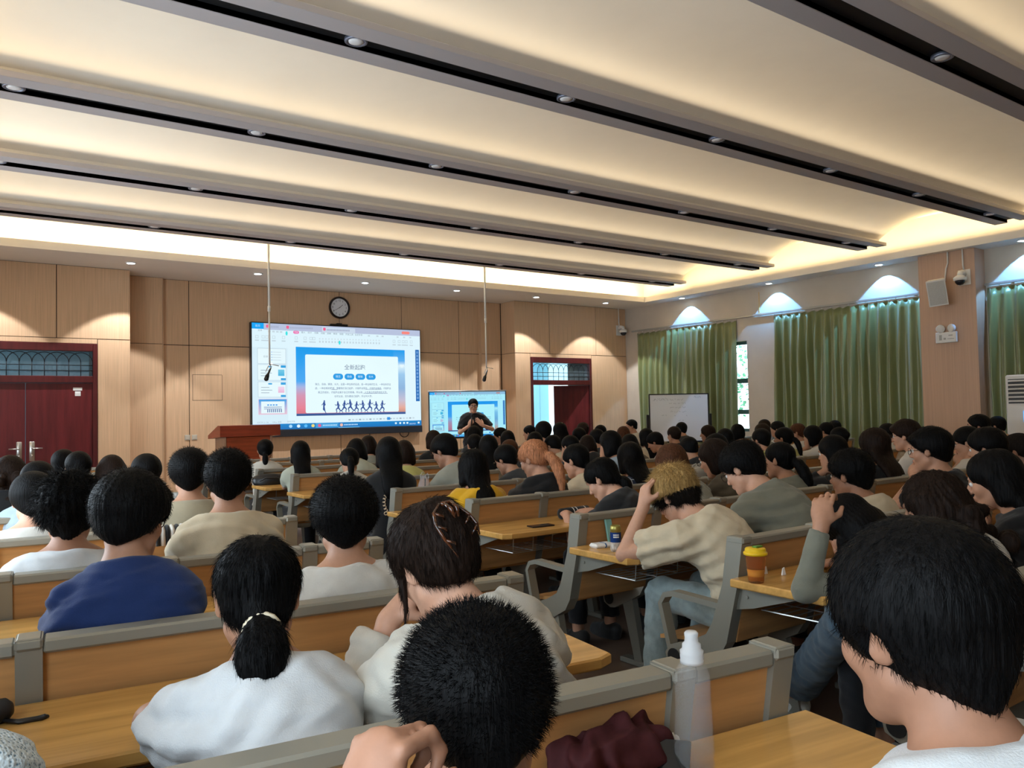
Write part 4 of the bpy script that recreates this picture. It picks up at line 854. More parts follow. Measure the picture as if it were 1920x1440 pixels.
def make_pose(p):
    """joint positions in the person's own frame (origin on the floor under the hips, facing +Y)"""
    J = {}; H = V3(0, 0, p.get('hipz', .515)); hc = np.array(p['head'], float); R = rotm(rad(p.get('yaw', 0)), rad(p.get('pitch', 0)), rad(p.get('roll', 0))); s = p.get('hs', 1.0)
    nt = hc + R @ (V3(0, -.030, -.060) * s); nd_ = unit(.45 * (R @ V3(0, -.15, -1)) + .55 * unit(H + V3(0, -.06, 0) - hc)); N = nt + nd_ * p.get('neck', .088)
    m = (H + N) / 2 + V3(0, -.055 - p.get('hunch', .02), .03); bez = lambda t: (1 - t) ** 2 * H + 2 * t * (1 - t) * m + t * t * N; tan = lambda t: unit(2 * (1 - t) * (m - H) + 2 * t * (N - m))
    ty = rad(p.get('tyaw', 0)); ax = V3(math.cos(ty), math.sin(ty), math.sin(rad(p.get('troll', 0)))); sb = p.get('sb', .175); sc = bez(.93) + V3(0, .005, -.058)
    J.update(H=H, hc=hc, R=R, nt=nt, N=N, bez=bez, tan=tan, ax=ax, hs=s, bulk=p.get('bulk', 1.0))
    S = [sc - ax * sb, sc + ax * sb]; J['S'] = S; J['arms'] = []
    fwd = V3(-math.sin(ty), math.cos(ty), 0); dy = p.get('desk', .62)
    for i, (q, spec) in enumerate(zip((-1, 1), p.get('arms', ('desk', 'desk')))):
        l1, l2 = p.get('al', (.275, .245)); pole = ax * q * .6 + V3(0, -.3, -.8); fx = {}
        if spec == 'desk': T = V3(q * .10, dy, .775)
        elif spec == 'lap': T = V3(q * .13, .30, .66); pole = ax * q * .5 + V3(0, -.6, -.3)
        elif spec == 'cheek': T = hc + R @ (V3(q * .075, .045, -.120) * s); pole = ax * q * .75 + V3(0, .25, -.9)
        elif spec == 'chin': T = hc + R @ (V3(q * .03, .085, -.150) * s); pole = ax * q * .5 + V3(0, .3, -.9)
        elif spec == 'hair': T = hc + R @ (V3(q * .11, .03, -.01) * s); pole = ax * q * .5 + V3(0, .6, -.7)
        elif isinstance(spec, dict): T = np.array(spec['t'], float); pole = np.array(spec.get('pole', pole), float); fx = spec
        else: T = S[i] + V3(q * .05, .05, -.5); pole = V3(0, -1, 0)
        E, T = ik(S[i], T, l1, l2, pole); E = np.array(fx['e'], float) if 'e' in fx else E; J['arms'].append(dict(S=S[i], E=E, T=T, spec=spec if isinstance(spec, str) else fx.get('kind', 'free'), fx=fx, q=q))
    kn = p.get('knee', .46); J['legs'] = []
    for q in (-1, 1):
        hp = H + V3(q * .085, .0, -.01)
        if p.get('stand'): k_ = V3(q * .10, .02, .50); a_ = V3(q * .11, -.01, .085)
        else: k_ = H + V3(q * p.get('kw', .13), kn - .04, .035 - (H[2] - .50)); a_ = V3(q * p.get('kw', .13) + p.get('fx', 0), kn + p.get('fy', -.06), .085)
        if q < 0 and 'legL' in p: k_, a_ = (np.array(v, float) for v in p['legL'])
        J['legs'].append((hp, k_, a_, q))
    return J
def torso_prims(F, J, o=0.0, k=.05, arms=None, flat=True):
    b = J['bulk']; bz, tn, ax = J['bez'], J['tan'], J['ax']
    def fr(t): z = tn(t); x = unit(ax - z * (ax @ z)); return np.stack([x, np.cross(z, x), z], 1)
    F.ell(J['H'] + V3(0, 0, .01), V3(.168 * b + o, .125 * b + o, .11 + o), None, .0); F.ell(bz(.30), V3(.140 * b + o, .108 * b + o, .15 + o), fr(.3), k); F.ell(bz(.62), V3(.152 * b + o, .108 * b + o, .165 + o), fr(.62), k)
    F.ell(bz(.82), V3(.150 * b + o, .088 * b + o, .095 + o), fr(.82), k)
    S = J['S']; up = bz(.95)
    for i in (0, 1): F.cap(up, S[i] * .9 + up * .1, .052 * b + o, .046 * b + o, k); F.cap(J['N'] + (J['nt'] - J['N']) * (.25 if o == 0 else .05), S[i] * .75 + up * .25 + V3(0, 0, .008), .042 + o, .036 * b + o, k * .8)
def build_person(p, res, fres, name='person'):
    J = make_pose(p); hc, R, s = J['hc'], J['R'], J['hs']; b = J['bulk']; fine = fres < .0075; det = fres < .009
    pts = [hc, J['H'], *J['S']] + [a[k_] for a in J['arms'] for k_ in ('E', 'T')] + [q for l in J['legs'] for q in l[:3]]; P = np.array(pts); lo = P.min(0) - .22; hi = P.max(0) + .22; lo[2] = -.02; hi[2] = max(hi[2], hc[2] + .17)
    fz = (hc[2] - .17, hc[2] + .14)
    if p.get('handfine'): lo_h = min(a['T'][2] for a in J['arms'] if a['spec'] != 'desk' or p.get('handfine') == 2) - .12; fz = (min(fz[0], lo_h), fz[1])
    fx = [hc[0] - .13, hc[0] + .13]; fy = [hc[1] - .15, hc[1] + .15]
    if p.get('handfine'):
        for a in J['arms']:
            if a['spec'] in ('cheek', 'chin', 'hair', 'free'): fx = [min(fx[0], a['T'][0] - .1), max(fx[1], a['T'][0] + .1)]; fy = [min(fy[0], a['T'][1] - .1), max(fy[1], a['T'][1] + .12)]
    F = Field(axis(lo[0], hi[0], res, fx, fres), axis(lo[1], hi[1], res, fy, fres), axis(lo[2], hi[2], res, fz, fres))
    torso_prims(F, J); F.cap(J['nt'] + (J['nt'] - J['N']) * .35, J['N'], .050 * s * p.get('nk', 1.0), .056 * b * p.get('nk', 1.0), .02)
    Fh = F; head_prims(Fh, hc, R, det, s)
    ar = p.get('ar', 1.0) * (.9 + .1 * b)
    for a in J['arms']:
        F.cap(a['S'], a['E'], .046 * ar, .037 * ar, .03); F.cap(a['E'], a['T'], .037 * ar, .026 * ar, .012); q = a['q']; fd = unit(a['T'] - a['E']); hf = fine or (det and a['spec'] not in ('desk', 'lap'))
        fx_ = a['fx']
        if 'hd' in fx_: hand_prims(F, a['T'], np.array(fx_['hd'], float), np.array(fx_['pn'], float), q, fx_.get('curl', .6), hf, fx_.get('hs', 1))
        elif a['spec'] == 'desk': hand_prims(F, a['T'], unit(fd + V3(-q * .35, .3, 0)) * V3(1, 1, .1), V3(0, 0, -1), q, .35, hf)
        elif a['spec'] in ('cheek', 'chin'): hand_prims(F, a['T'], unit(R @ V3(-q * .25, .15, 1) if a['spec'] == 'cheek' else R @ V3(-q * .6, .45, .55)), R @ V3(-q, -.25, .1), q, 1.15, hf)
        elif a['spec'] == 'hair': hand_prims(F, a['T'], unit(R @ V3(-q * .15, -.25, 1)), R @ V3(-q, -.2, 0), q, .55, hf)
        else: hand_prims(F, a['T'], fd, V3(-q, 0, -.4), q, .5, hf)
    for hp, kn, an, q in J['legs']: F.cap(hp, kn, .082 * b, .056 * b, .03); F.cap(kn, an, .054 * b, .036, .015); F.cap(an + V3(0, -.02, -.03), an + V3(0, .13, -.05), .036, .03, .02)
    V, Q = F.nets(); V = relax(V, Q, 1, .35); out = {'body': (V, Q)}
    # ---- clothes
    o = p.get('loose', .014); sl = p.get('sleeve', .62); lo2 = np.minimum(J['bez'](.6), J['H']) - V3(.34, .30, .14); pts = np.array([J['N'], *J['S'], J['H']] + [a['E'] for a in J['arms']] + ([a['T'] for a in J['arms']] if sl > 1 else [])); lo2 = pts.min(0) - V3(.2, .2, .16); hi2 = pts.max(0) + V3(.2, .2, .1)
    G = Field(axis(lo2[0], hi2[0], res), axis(lo2[1], hi2[1], res), axis(lo2[2], hi2[2], res)); torso_prims(G, J, o, .06)
    for a in J['arms']:
        if sl <= 1: e = a['S'] + (a['E'] - a['S']) * sl; G.cap(a['S'], e, (.052 * ar + o), (.046 * ar + o * 1.5), .035, flat=True); G.cap(a['S'], a['S'] + (a['E'] - a['S']) * .3, .05 * ar + o, None, .05)
        else: G.cap(a['S'], a['E'], .048 * ar + o, .040 * ar + o, .035); e = a['E'] + (a['T'] - a['E']) * min(1, sl - 1); G.cap(a['E'], e, .040 * ar + o, .029 * ar + o, .015, flat=sl < 2.2)
    nv = unit(J['nt'] - J['N']); cl = p.get('collar', .0); G.plane(J['N'] + nv * (.018 + cl), nv, .004, (J['N'] - .13, J['N'] + .16))
    G.plane((0, 0, J['H'][2] - .10), (0, 0, -1)); 
    if cl: G.cap(J['N'] - nv * .03, J['N'] + nv * (.012 + cl), .062 + o, .058 + o, .012, flat=True)
    V, Q = G.nets(); V = relax(V, Q, 2, .4); N = vnormals(V, Q); wr = p.get('wrinkle', .0045)
    if wr and res < .013:
        arm = np.minimum.reduce([np.linalg.norm(V - x, axis=1) for x in (J['S'][0], J['S'][1])]); w = .35 + .9 * np.exp(-(arm / .15) ** 2); mid = V - J['bez'](.6)
        sd = np.sign(mid[:, 0]); fan = V @ V3(.25, .3, 1.0) + .55 * np.abs(mid[:, 0]); ph = wob(V, p.get('seed', 1), 7) * 1.6; low = np.clip((J['bez'](.75)[2] - V[:, 2]) / .2, 0, 1)
        f1 = np.sin(fan * 62 + ph * 2.2); f1 = np.sign(f1) * np.abs(f1) ** 1.6; f2 = wob(V * V3(.8, .8, 1.9), p.get('seed', 1) + 9, 48)
        V = V + N * (wr * (w * f1 * 1.3 * (.5 + .5 * wob(V, p.get('seed', 1) + 3, 9)) + (.4 + .6 * low) * .9 * f2))[:, None]
    out['top'] = (V, Q)
    # trousers
    tr = p.get('trres', max(res, .013)); L = np.array([q for l in J['legs'] for q in l[:3]] + [J['H']]); lo3 = L.min(0) - .16; hi3 = L.max(0) + .16; T = Field(axis(lo3[0], hi3[0], tr), axis(lo3[1], hi3[1], tr), axis(lo3[2], hi3[2], tr))
    T.ell(J['H'] + V3(0, 0, .01), V3(.166 * b + .014, .128 * b + .012, .105), None, 0)
    for hp, kn, an, q in J['legs']: T.cap(hp, kn, .082 * b + .016, .060 * b + .014, .03); ln = p.get('trl', .88); T.cap(kn, kn + (an - kn) * ln, .058 * b + .015, (.05 if p.get('baggy') is None else .075) + .006, .02, flat=False) if ln > .95 else (T.cap(kn, kn, .060 * b + .014, None, .02), T.cap(kn, kn + (an - kn) * ln, .060 * b + .014, (.050 if p.get('baggy') is None else .078) + .006, .015, flat=True))
    V, Q = T.nets(); V = relax(V, Q, 1, .4)
    if tr < .014: N = vnormals(V, Q); V = V + N * (.005 * wob(V * V3(1, 1, 1.4), 7, 38))[:, None]
    out['trousers'] = (V, Q)
    sh = []
    for hp, kn, an, q in J['legs']:
        f0 = V3(an[0], an[1], 0); S_ = Field(axis(f0[0] - .09, f0[0] + .09, tr * .75), axis(f0[1] - .13, f0[1] + .24, tr * .75), axis(-.02, .16, tr * .75)); S_.cap(f0 + V3(0, -.04, .06), f0 + V3(0, .02, .065), .045, .042, 0); S_.cap(f0 + V3(0, 0, .05), f0 + V3(0, .14, .04), .044, .036, .03); S_.ell(f0 + V3(0, .05, .02), V3(.05, .13, .03), None, .02); S_.plane((0, 0, .002), (0, 0, -1)); sh.append(S_.nets())
    out['shoes'] = sh; out['J'] = J; return out
# ---- hair ------------------------------------------------------------------
def build_hair(J, kind, res, seed=1, vol=0.0, o=None, tail=None):
    hc, R, s = J['hc'], J['R'], J['hs']; W = lambda x, y, z: hc + R @ (V3(x, y, z) * s); G = V3(0, 0, -1); back = R @ V3(0, -1, 0); o = o or {}
    drop = {'long': .48, 'bob': .26, 'pony': .42, 'lowpony': .40, 'bun': .2, 'claw': .24, 'curly': .46}.get(kind, .16); r0 = .19 + vol
    lo = hc - V3(r0 + .10, r0 + .16, drop + .05); hi = hc + V3(r0 + .10, r0 + .05, r0)
    F = Field(axis(lo[0], hi[0], res), axis(lo[1], hi[1], res), axis(lo[2], hi[2], res)); v = vol
    th = {'crop': .010, 'short': .018, 'mop': .026, 'bowl': .024}.get(kind, .013) + v
    F.ell(W(0, -.014, .036 + th * .25), V3(.078 + th, .097 + th, .083 + th) * s, R, 0)
    if kind in ('short', 'mop', 'crop', 'bowl'):
        F.ell(W(0, -.044, -.012), V3(.058 + th * .5, .056 + th * .5, .060 + th * .2) * s, R, .02); F.cap(W(0, -.070, -.03), W(0, -.066, -.086), .036 + th * .25, .026 + th * .2, .03)
        for q in (-1, 1): F.ell(W(q * .066, -.012, .016), V3(.016 + th * .55, .055, .042) * s, R, .015)
        if kind == 'bowl': F.ell(W(0, .045, .075), V3(.066 + th, .055 + th * .6, .035) * s, R, .02)
        nap = {'crop': -.060, 'short': -.078, 'mop': -.092, 'bowl': -.070}[kind]
        F.plane(W(0, -.10, nap - .012), R @ V3(0, .62 if kind != 'mop' else .45, -1), .03)                                   # nape line rising to the temples
        F.ell(W(0, .100, -.060), V3(.076, .075, .118 if kind != 'bowl' else .095) * s, R, .012, 'sub')                    # the face
        for q in (-1, 1): F.ell(W(q * .090, -.006, -.020), V3(.022, .024, .034) * s, R, .01, 'sub')                       # round the ears
    else:
        if kind in ('long', 'bob', 'curly'):
            wide = {'long': .0, 'bob': .010, 'curly': .022}[kind]
            for q in (-1, 1): F.cap(W(q * .070, -.010, .02), W(q * .078, -.020, -.085), .030 + wide + v * .5, .028 + wide, .03)
            F.ell(W(0, -.052, -.030), V3(.084 + wide + v * .6, .058 + wide, .095) * s, R, .03)
            F.ell(W(0, .118, -.045), V3(.064, .070, .120) * s, R, .012, 'sub')
        else:
            F.ell(W(0, -.045, -.015), V3(.072 + v, .062, .068) * s, R, .02); F.plane(W(0, -.09, -.078), R @ V3(0, .62, -1), .012); F.ell(W(0, .105, -.055), V3(.078, .078, .120) * s, R, .012, 'sub')
            for q in (-1, 1): F.ell(W(q * .090, .0, -.018), V3(.022, .024, .032) * s, R, .01, 'sub')
        if kind == 'long':
            L = o.get('len', .34); a = W(0, -.072, -.03); n = 12; bz = J['bez']; w0 = o.get('w', .088); tz = np.linspace(0, 1, 14); zz = [bz(x)[2] for x in tz]
            for i in range(n):
                t = i / (n - 1); z = a[2] - L * t; tt = np.interp(z, zz, tz); u = np.clip((J['N'][2] + .10 - z) / .14, 0, 1); u = u * u * (3 - 2 * u); yb = bz(tt)[1] - .112 * J['bulk'] - .012; y = a[1] * (1 - u) + min(yb, a[1]) * u
                F.ell(V3(a[0] + o.get('sx', 0) * t, y, z), V3(w0 * (1 - .30 * t * t), .036 - .014 * t, .05), None, .03)
            if o.get('front'):
                for q in (-1, 1): F.cap(W(q * .082, .03, -.03), W(q * .085, .03, -.03) + G * .22, .022, .012, .02)
        elif kind == 'curly':
            rs = np.random.RandomState(seed); a = W(0, -.08, -.04)
            for i in range(46): t = rs.uniform(0, 1); c = a + V3(rs.normal(0, .055 + .02 * t) + o.get('sx', .05) * t, -.05 * t + rs.normal(0, .028), -.30 * t + rs.normal(0, .02)); F.ell(c, V3(.034, .03, .042) * rs.uniform(.75, 1.2), rotm(rs.uniform(0, 6), rs.uniform(0, 3), 0), .018)
        elif kind in ('pony', 'lowpony'):
            a = W(*o.get('at', (0, -.108, .020) if kind == 'pony' else (0, -.100, -.055))); L = o.get('len', .26); n = 8; p0 = a; d = unit(back * .9 + G * .15 + R @ V3(o.get('sx', 0), 0, 0)); rr = [.018, .028, .032, .031, .028, .023, .016, .008]; F.cap(W(0, -.085, a[2] * 0 + (.018 if kind == 'pony' else -.045)), a, .032, .02, .02); sw = o.get('fat', 1.0)
            for i in range(n - 1):
                d = unit(d + G * (.55 if kind == 'pony' else .75)); p1 = p0 + d * L / (n - 1); yb = 9
                F.cap(p0, p1, rr[i] * sw, rr[i + 1] * sw, .012); p0 = p1
            J['tie'] = a
        elif kind == 'bun': F.ell(W(*o.get('at', (0, -.112, .035))), V3(.040, .036, .040) * o.get('fat', 1.0), R, .012); J['tie'] = W(0, -.1, .035)
        elif kind == 'claw':
            F.ell(W(.005, -.100, .030), V3(.050, .040, .080), R, .02); F.ell(W(.0, -.075, .105), V3(.040, .040, .028), R, .02)
            for q in (-1, 1): F.cap(W(q * .074, .035, .01), W(q * .080, .045, -.05) + G * .02, .010, .006, .01); F.cap(W(q * .080, .045, -.05) + G * .02, W(q * .080, .045, -.05) + G * .11 + V3(q * .01, 0, 0), .006, .0025, .004)
    V, Q = F.nets(); V = relax(V, Q, 1, .4); N = vnormals(V, Q); loc = (V - hc) @ R; az = np.arctan2(loc[:, 0], loc[:, 1] + .02); amp = o['tex'] if 'tex' in o else {'mop': .0065, 'crop': .0012, 'curly': .006}.get(kind, .0028)
    if res < .009: V = V + N * (amp * (wob(loc * V3(1, 1, .25), seed, 95) * .6 + np.sin(az * 37 + 5 * wob(loc, seed + 3, 14)) * .35 + wob(loc, seed + 5, 40) * (.8 if kind == 'mop' and 'tex' not in o else .25)))[:, None]
    return V, Q
def strands(V, Q, J, n, length, lift, seed, wid=.0007, grav=.5, ns=.22):
    """fine hairs standing off the hair surface, as thin three-sided spikes"""
    rs = np.random.RandomState(seed); N = vnormals(V, Q); hc, R = J['hc'], J['R']; loc = (V - hc) @ R; ok = np.nonzero(loc[:, 2] > (-.035 if lift > .3 else -9))[0]; i = ok[rs.randint(0, len(ok), n)]; P = V[i]; M = N[i]; crown = hc + R @ V3(0, -.05, .11)
    fl = P - crown; fl -= M * np.sum(fl * M, 1)[:, None]; fl /= np.maximum(1e-6, np.linalg.norm(fl, axis=1))[:, None]; g = np.array([0, 0, -1.0]) - M * (-M[:, 2])[:, None]
    D = M * lift + fl * (1 - lift) + g * grav + rs.normal(0, ns, (n, 3)); D /= np.linalg.norm(D, axis=1)[:, None]; L = length * rs.uniform(.5, 1.15, n)[:, None]; A = np.cross(D, rs.normal(size=(n, 3))); A /= np.maximum(1e-6, np.linalg.norm(A, axis=1))[:, None]; B = np.cross(D, A); mid = P + D * L * .5 + rs.normal(0, .0012, (n, 3)); tip = P + D * L + (g * grav * .35 - fl * 0) * L; VV = []; FF = []
    c = [(1, 0), (-.5, .866), (-.5, -.866)]; base = P - M * .002
    for w, C in ((1, base), (.75, mid)):
        for a, b in c: VV.append(C + (A * a + B * b) * wid * w)
    VV.append(tip); X = np.stack(VV, 1).reshape(-1, 3); o = np.arange(n)[:, None] * 7; T = []
    for k in range(3):
        l = (k + 1) % 3; T.append(np.concatenate([o + k, o + l, o + 3 + l], 1)); T.append(np.concatenate([o + k, o + 3 + l, o + 3 + k], 1)); T.append(np.concatenate([o + 3 + k, o + 3 + l, o + 6], 1))
    return X, np.concatenate(T)
def join_np(V, Q, X, T):
    """quads plus triangles in one mesh"""
    me = bpy.data.meshes.new('hair'); nq, nt = len(Q), len(T); VV = np.concatenate([V, X]); me.vertices.add(len(VV)); me.vertices.foreach_set('co', np.ascontiguousarray(VV, F32).ravel()); li = np.concatenate([Q.ravel(), (T + len(V)).ravel()]).astype(np.int32); me.loops.add(len(li)); me.loops.foreach_set('vertex_index', li)
    me.polygons.add(nq + nt); me.polygons.foreach_set('loop_start', np.concatenate([np.arange(nq) * 4, nq * 4 + np.arange(nt) * 3]).astype(np.int32)); me.polygons.foreach_set('use_smooth', np.ones(nq + nt, bool)); me.update(calc_edges=True); return me
def add_glasses(t, J, m):
    hc, R, s = J['hc'], J['R'], J['hs']; W = lambda x, y, z: Vector(hc + R @ (V3(x, y, z) * s)); b = MB()
    for q in (-1, 1):
        b.tube([W(q * .034 + .026 * math.cos(a), .108 - .004 * abs(math.cos(a)), .004 + .020 * math.sin(a)) for a in [2 * PI * i / 14 for i in range(14)]], .0017, 5, closed=True); b.tube([W(q * .060, .104, .008), W(q * .078, .06, .010), W(q * .083, -.005, .012), W(q * .082, -.022, -.006)], .0018, 5)
    b.tube([W(-.009, .109, .008), W(0, .111, .011), W(.009, .109, .008)], .0017, 5); return b.build('glasses', m, t, True)
M_EYEW = mat('eye_white', (.70, .68, .66), .25); M_EYED = mat('eye_dark', (.012, .008, .006), .2)
def add_face(t, J, lipm):
    hc, R, s = J['hc'], J['R'], J['hs']; W = lambda x, y, z: Vector(hc + R @ (V3(x, y, z) * s))
    for q in (-1, 1):
        b = MB(); T = Matrix.Translation(W(q * .032, .082, .006)) @ Matrix(R.tolist()).to_4x4(); b.lathe([(.0001, -.0115 * s), (.008 * s, -.008 * s), (.0115 * s, 0), (.008 * s, .008 * s), (.0001, .0115 * s)], 12, T); ey = b.build('eye', M_EYEW, t, True)
        b = MB(); b.tube([W(q * .031, .0925, .006), W(q * .031, .0945, .006)], .0052 * s, 10); b.build('iris', M_EYED, ey)
        b = MB(); b.tube([W(q * .014, .0925, .024), W(q * .030, .0935, .029), W(q * .046, .085, .025)], [.003, .0034, .002], 6); b.build('eyebrow', M_HAIR['black'], t, True)
    b = MB(); b.tube([W(-.020, .0915, -.057), W(-.008, .098, -.054), W(0, .0985, -.055), W(.008, .098, -.054), W(.020, .0915, -.057)], [.002, .005, .0052, .005, .002], 8); b.tube([W(-.018, .0915, -.059), W(0, .0975, -.0635), W(.018, .0915, -.059)], [.002, .0062, .002], 8); b.build('lips', lipm, t, True)
M_LIPS = mat('lips', (.42, .13, .11), .4)
# ------------------------------------------------------------------ the audience
TOPC = {'white': (.58, .55, .50), 'coolwhite': (.56, .57, .58), 'cream': (.57, .48, .34), 'beige': (.46, .42, .35), 'khaki': (.33, .28, .19), 'grey': (.27, .27, .225), 'greygreen': (.185, .185, .145), 'sage': (.40, .42, .34), 'navy': (.012, .030, .115), 'black': (.010, .010, .011), 'charcoal': (.03, .032, .035), 'yellow': (.62, .335, .015), 'lime': (.50, .47, .16), 'paleblue': (.30, .37, .44), 'brown': (.085, .065, .042), 'ecru': (.52, .485, .42), 'lace': (.46, .58, .66), 'orange': (.5, .26, .1), 'offwhite': (.56, .52, .45)}
M_TOP = {k: cloth(k, c) for k, c in TOPC.items()}
def plaid_mat():
    m = bpy.data.materials.new('navy_plaid'); m.use_nodes = True; nt = m.node_tree; b = nt.nodes['Principled BSDF']; b.inputs['Roughness'].default_value = .85
    tc = nd(nt, 'ShaderNodeTexCoord'); br = nd(nt, 'ShaderNodeTexBrick'); br.offset = 0.0; br.squash = 1.0; mp = nd(nt, 'ShaderNodeMapping'); mp.inputs['Rotation'].default_value = (rad(90), 0, 0)
    br.inputs['Scale'].default_value = 1.0; br.inputs['Brick Width'].default_value = .045; br.inputs['Row Height'].default_value = .045; br.inputs['Mortar Size'].default_value = .0022; br.inputs['Color1'].default_value = (.014, .022, .05, 1); br.inputs['Color2'].default_value = (.010, .016, .036, 1); br.inputs['Mortar'].default_value = (.42, .48, .55, 1)
    nt.links.new(tc.outputs['Object'], mp.inputs[0]); nt.links.new(mp.outputs[0], br.inputs['Vector']); nt.links.new(br.outputs['Color'], b.inputs['Base Color']); return m
M_TOP['plaid'] = plaid_mat()
def lace_mat():
    m = bpy.data.materials.new('knitted_lace'); m.use_nodes = True; nt = m.node_tree; b = nt.nodes['Principled BSDF']; b.inputs['Roughness'].default_value = .9
    tc = nd(nt, 'ShaderNodeTexCoord'); vo = nd(nt, 'ShaderNodeTexVoronoi'); vo.inputs['Scale'].default_value = 170; r = nd(nt, 'ShaderNodeValToRGB'); r.color_ramp.elements[0].position = .15; r.color_ramp.elements[0].color = (.10, .17, .22, 1); r.color_ramp.elements[1].position = .45; r.color_ramp.elements[1].color = (.58, .64, .66, 1); bp = nd(nt, 'ShaderNodeBump'); bp.inputs['Distance'].default_value = .002
    nt.links.new(tc.outputs['Object'], vo.inputs['Vector']); nt.links.new(vo.outputs['Distance'], r.inputs[0]); nt.links.new(r.outputs[0], b.inputs['Base Color']); nt.links.new(vo.outputs['Distance'], bp.inputs['Height']); nt.links.new(bp.outputs[0], b.inputs['Normal']); return m
M_TOP['lace'] = lace_mat()
HT = {'crop': .131, 'short': .1415, 'mop': .1515, 'bowl': .149}
BLACKFR = mat('black_glasses_frame', (.01, .01, .012), .25); 
def omat(o, m):
    """material on the object, so that copies can share the mesh"""
    if not o.data.materials: o.data.materials.append(m)
    o.material_slots[0].link = 'OBJECT'; o.material_slots[0].material = m
NPEOPLE = 0
def parts(t, B, p, skin, top, hairm, trm, hairkind, res, hres, label):
    J = B['J']; o = link('body', np_mesh('body', *B['body']), skin, t); c = link('top', np_mesh('top', *B['top']), top, t); link('trousers', np_mesh('trousers', *B['trousers']), trm, t)
    for v in B['shoes']: link('shoe', np_mesh('shoe', *v), p.get('shoe', M_SHOED), t)
    V, Q = build_hair(J, hairkind, hres, p.get('seed', 1), p.get('vol', 0.0), p.get('ho'))
    st = p.get('strands')
    if st: X, T = strands(V, Q, J, *st); me = join_np(V, Q, X, T)
    else: me = np_mesh('hair', V, Q)
    h = link('hair', me, hairm, t)
    if 'fade' in p:                                              # two-tone hair: dark cropped sides under a lighter top
        me.materials.append(M_HAIR['fade']); hc, R = J['hc'], J['R']; co = np.empty(len(me.vertices) * 3, F32); me.vertices.foreach_get('co', co); loc = (co.reshape(-1, 3) - hc) @ R; cut = p['fade'] + .18 * loc[:, 1]
        mi = [1 if all(loc[v, 2] < cut[v] for v in f.vertices) else 0 for f in me.polygons]; me.polygons.foreach_set('material_index', mi)
    if 'tie' in J and p.get('tie', True):
        b = MB(); a = J['tie']; back = J['R'] @ V3(0, -1, -.35); M = Matrix.Translation(Vector(a)) @ Vector(back).to_track_quat('Z', 'Y').to_matrix().to_4x4(); R0 = p.get('tieR', .021)
        b.tube([M @ Vector((R0 * math.cos(q), R0 * math.sin(q), 0)) for q in [2 * PI * i / 14 for i in range(14)]], p.get('tier', .006), 6, closed=True); b.build('hair_tie', p.get('tiem', M_TOP['black']), h, True)
    if p.get('glasses'): add_glasses(t, J, BLACKFR)
    if p.get('face'): add_face(t, J, M_LIPS)
    return J
def look(x, y): return -math.degrees(math.atan2(6.0 - x, 13.6 - y))
def person(px, top_py, Y, k, hair, hcol, top, label, **p):
    """one seated person: head where the picture shows it, hips on the seat of row k"""
    global NPEOPLE; NPEOPLE += 1; p.setdefault('seed', NPEOPLE); s = p.get('hs', 1.0)
    hd = Vector(p['world']) if 'world' in p else at_y(px, top_py, Y) - Vector((0, 0, (HT.get(hair, .136) + p.get('vol', 0) * 1.25) * s))
    hx = hd.x + p.get('hx', 0); hy = ROWY(k) + .235 + p.get('dy', 0) + (.125 * (1.5 - hx) if hx < 1.7 else 0); p['head'] = (hd.x - hx, hd.y - hy, hd.z); p['desk'] = .525
    p.setdefault('yaw', look(hd.x, hd.y) * .75); p.setdefault('tyaw', p['yaw'] * .35); t = tag(empty('person', (hx, hy, 0)), label, 'person', 'seated students')
    ar = []
    for a in p.get('arms', ('desk', 'desk')):
        if isinstance(a, dict) and 'px' in a: a = dict(a); w = at_y(a['px'][0], a['px'][1], a['Y']); a['t'] = (w.x - hx, w.y - hy, w.z)
        if isinstance(a, dict) and 'epx' in a: a = dict(a); w = at_y(*a['epx']); a['e'] = (w.x - hx, w.y - hy, w.z)
        ar.append(a)
    if 'legpx' in p: w1 = at_y(*p['legpx'][0]); w2 = at_z(*p['legpx'][1]); p['legL'] = ((w1.x - hx, w1.y - hy, w1.z), (w2.x - hx, w2.y - hy, w2.z))
    p['arms'] = tuple(ar); fem = p.get('fem', hair in ('long', 'bob', 'pony', 'lowpony', 'bun', 'claw', 'curly'))
    p.setdefault('wrinkle', .008); p.setdefault('sb', .132 if fem else .152); p.setdefault('bulk', .90 if fem else 1.0); p.setdefault('nk', .86 if fem else 1.0)
    res, fres, hres = p.get('lod', {-1: (.0095, .0052, .0055), 0: (.0095, .0055, .006), 1: (.0105, .0065, .007), 2: (.0135, .0085, .009), 3: (.015, .0095, .010)}.get(k, (.016, .011, .011)))
    B = build_person(p, res, fres); parts(t, B, p, M_SKIN[p.get('skin', 'mid')], M_TOP[top], M_HAIR[hcol], p.get('tr', M_DARKTR), hair, res, hres, label); return t, B['J']
SHORTS = lambda n, l=.016, lift=.75: (n, l * .72, lift, 5, .0005, .15, .14)
FLOW = lambda n, l=.04: (n, l * .7, .03, 6, .0005, .55, .07)
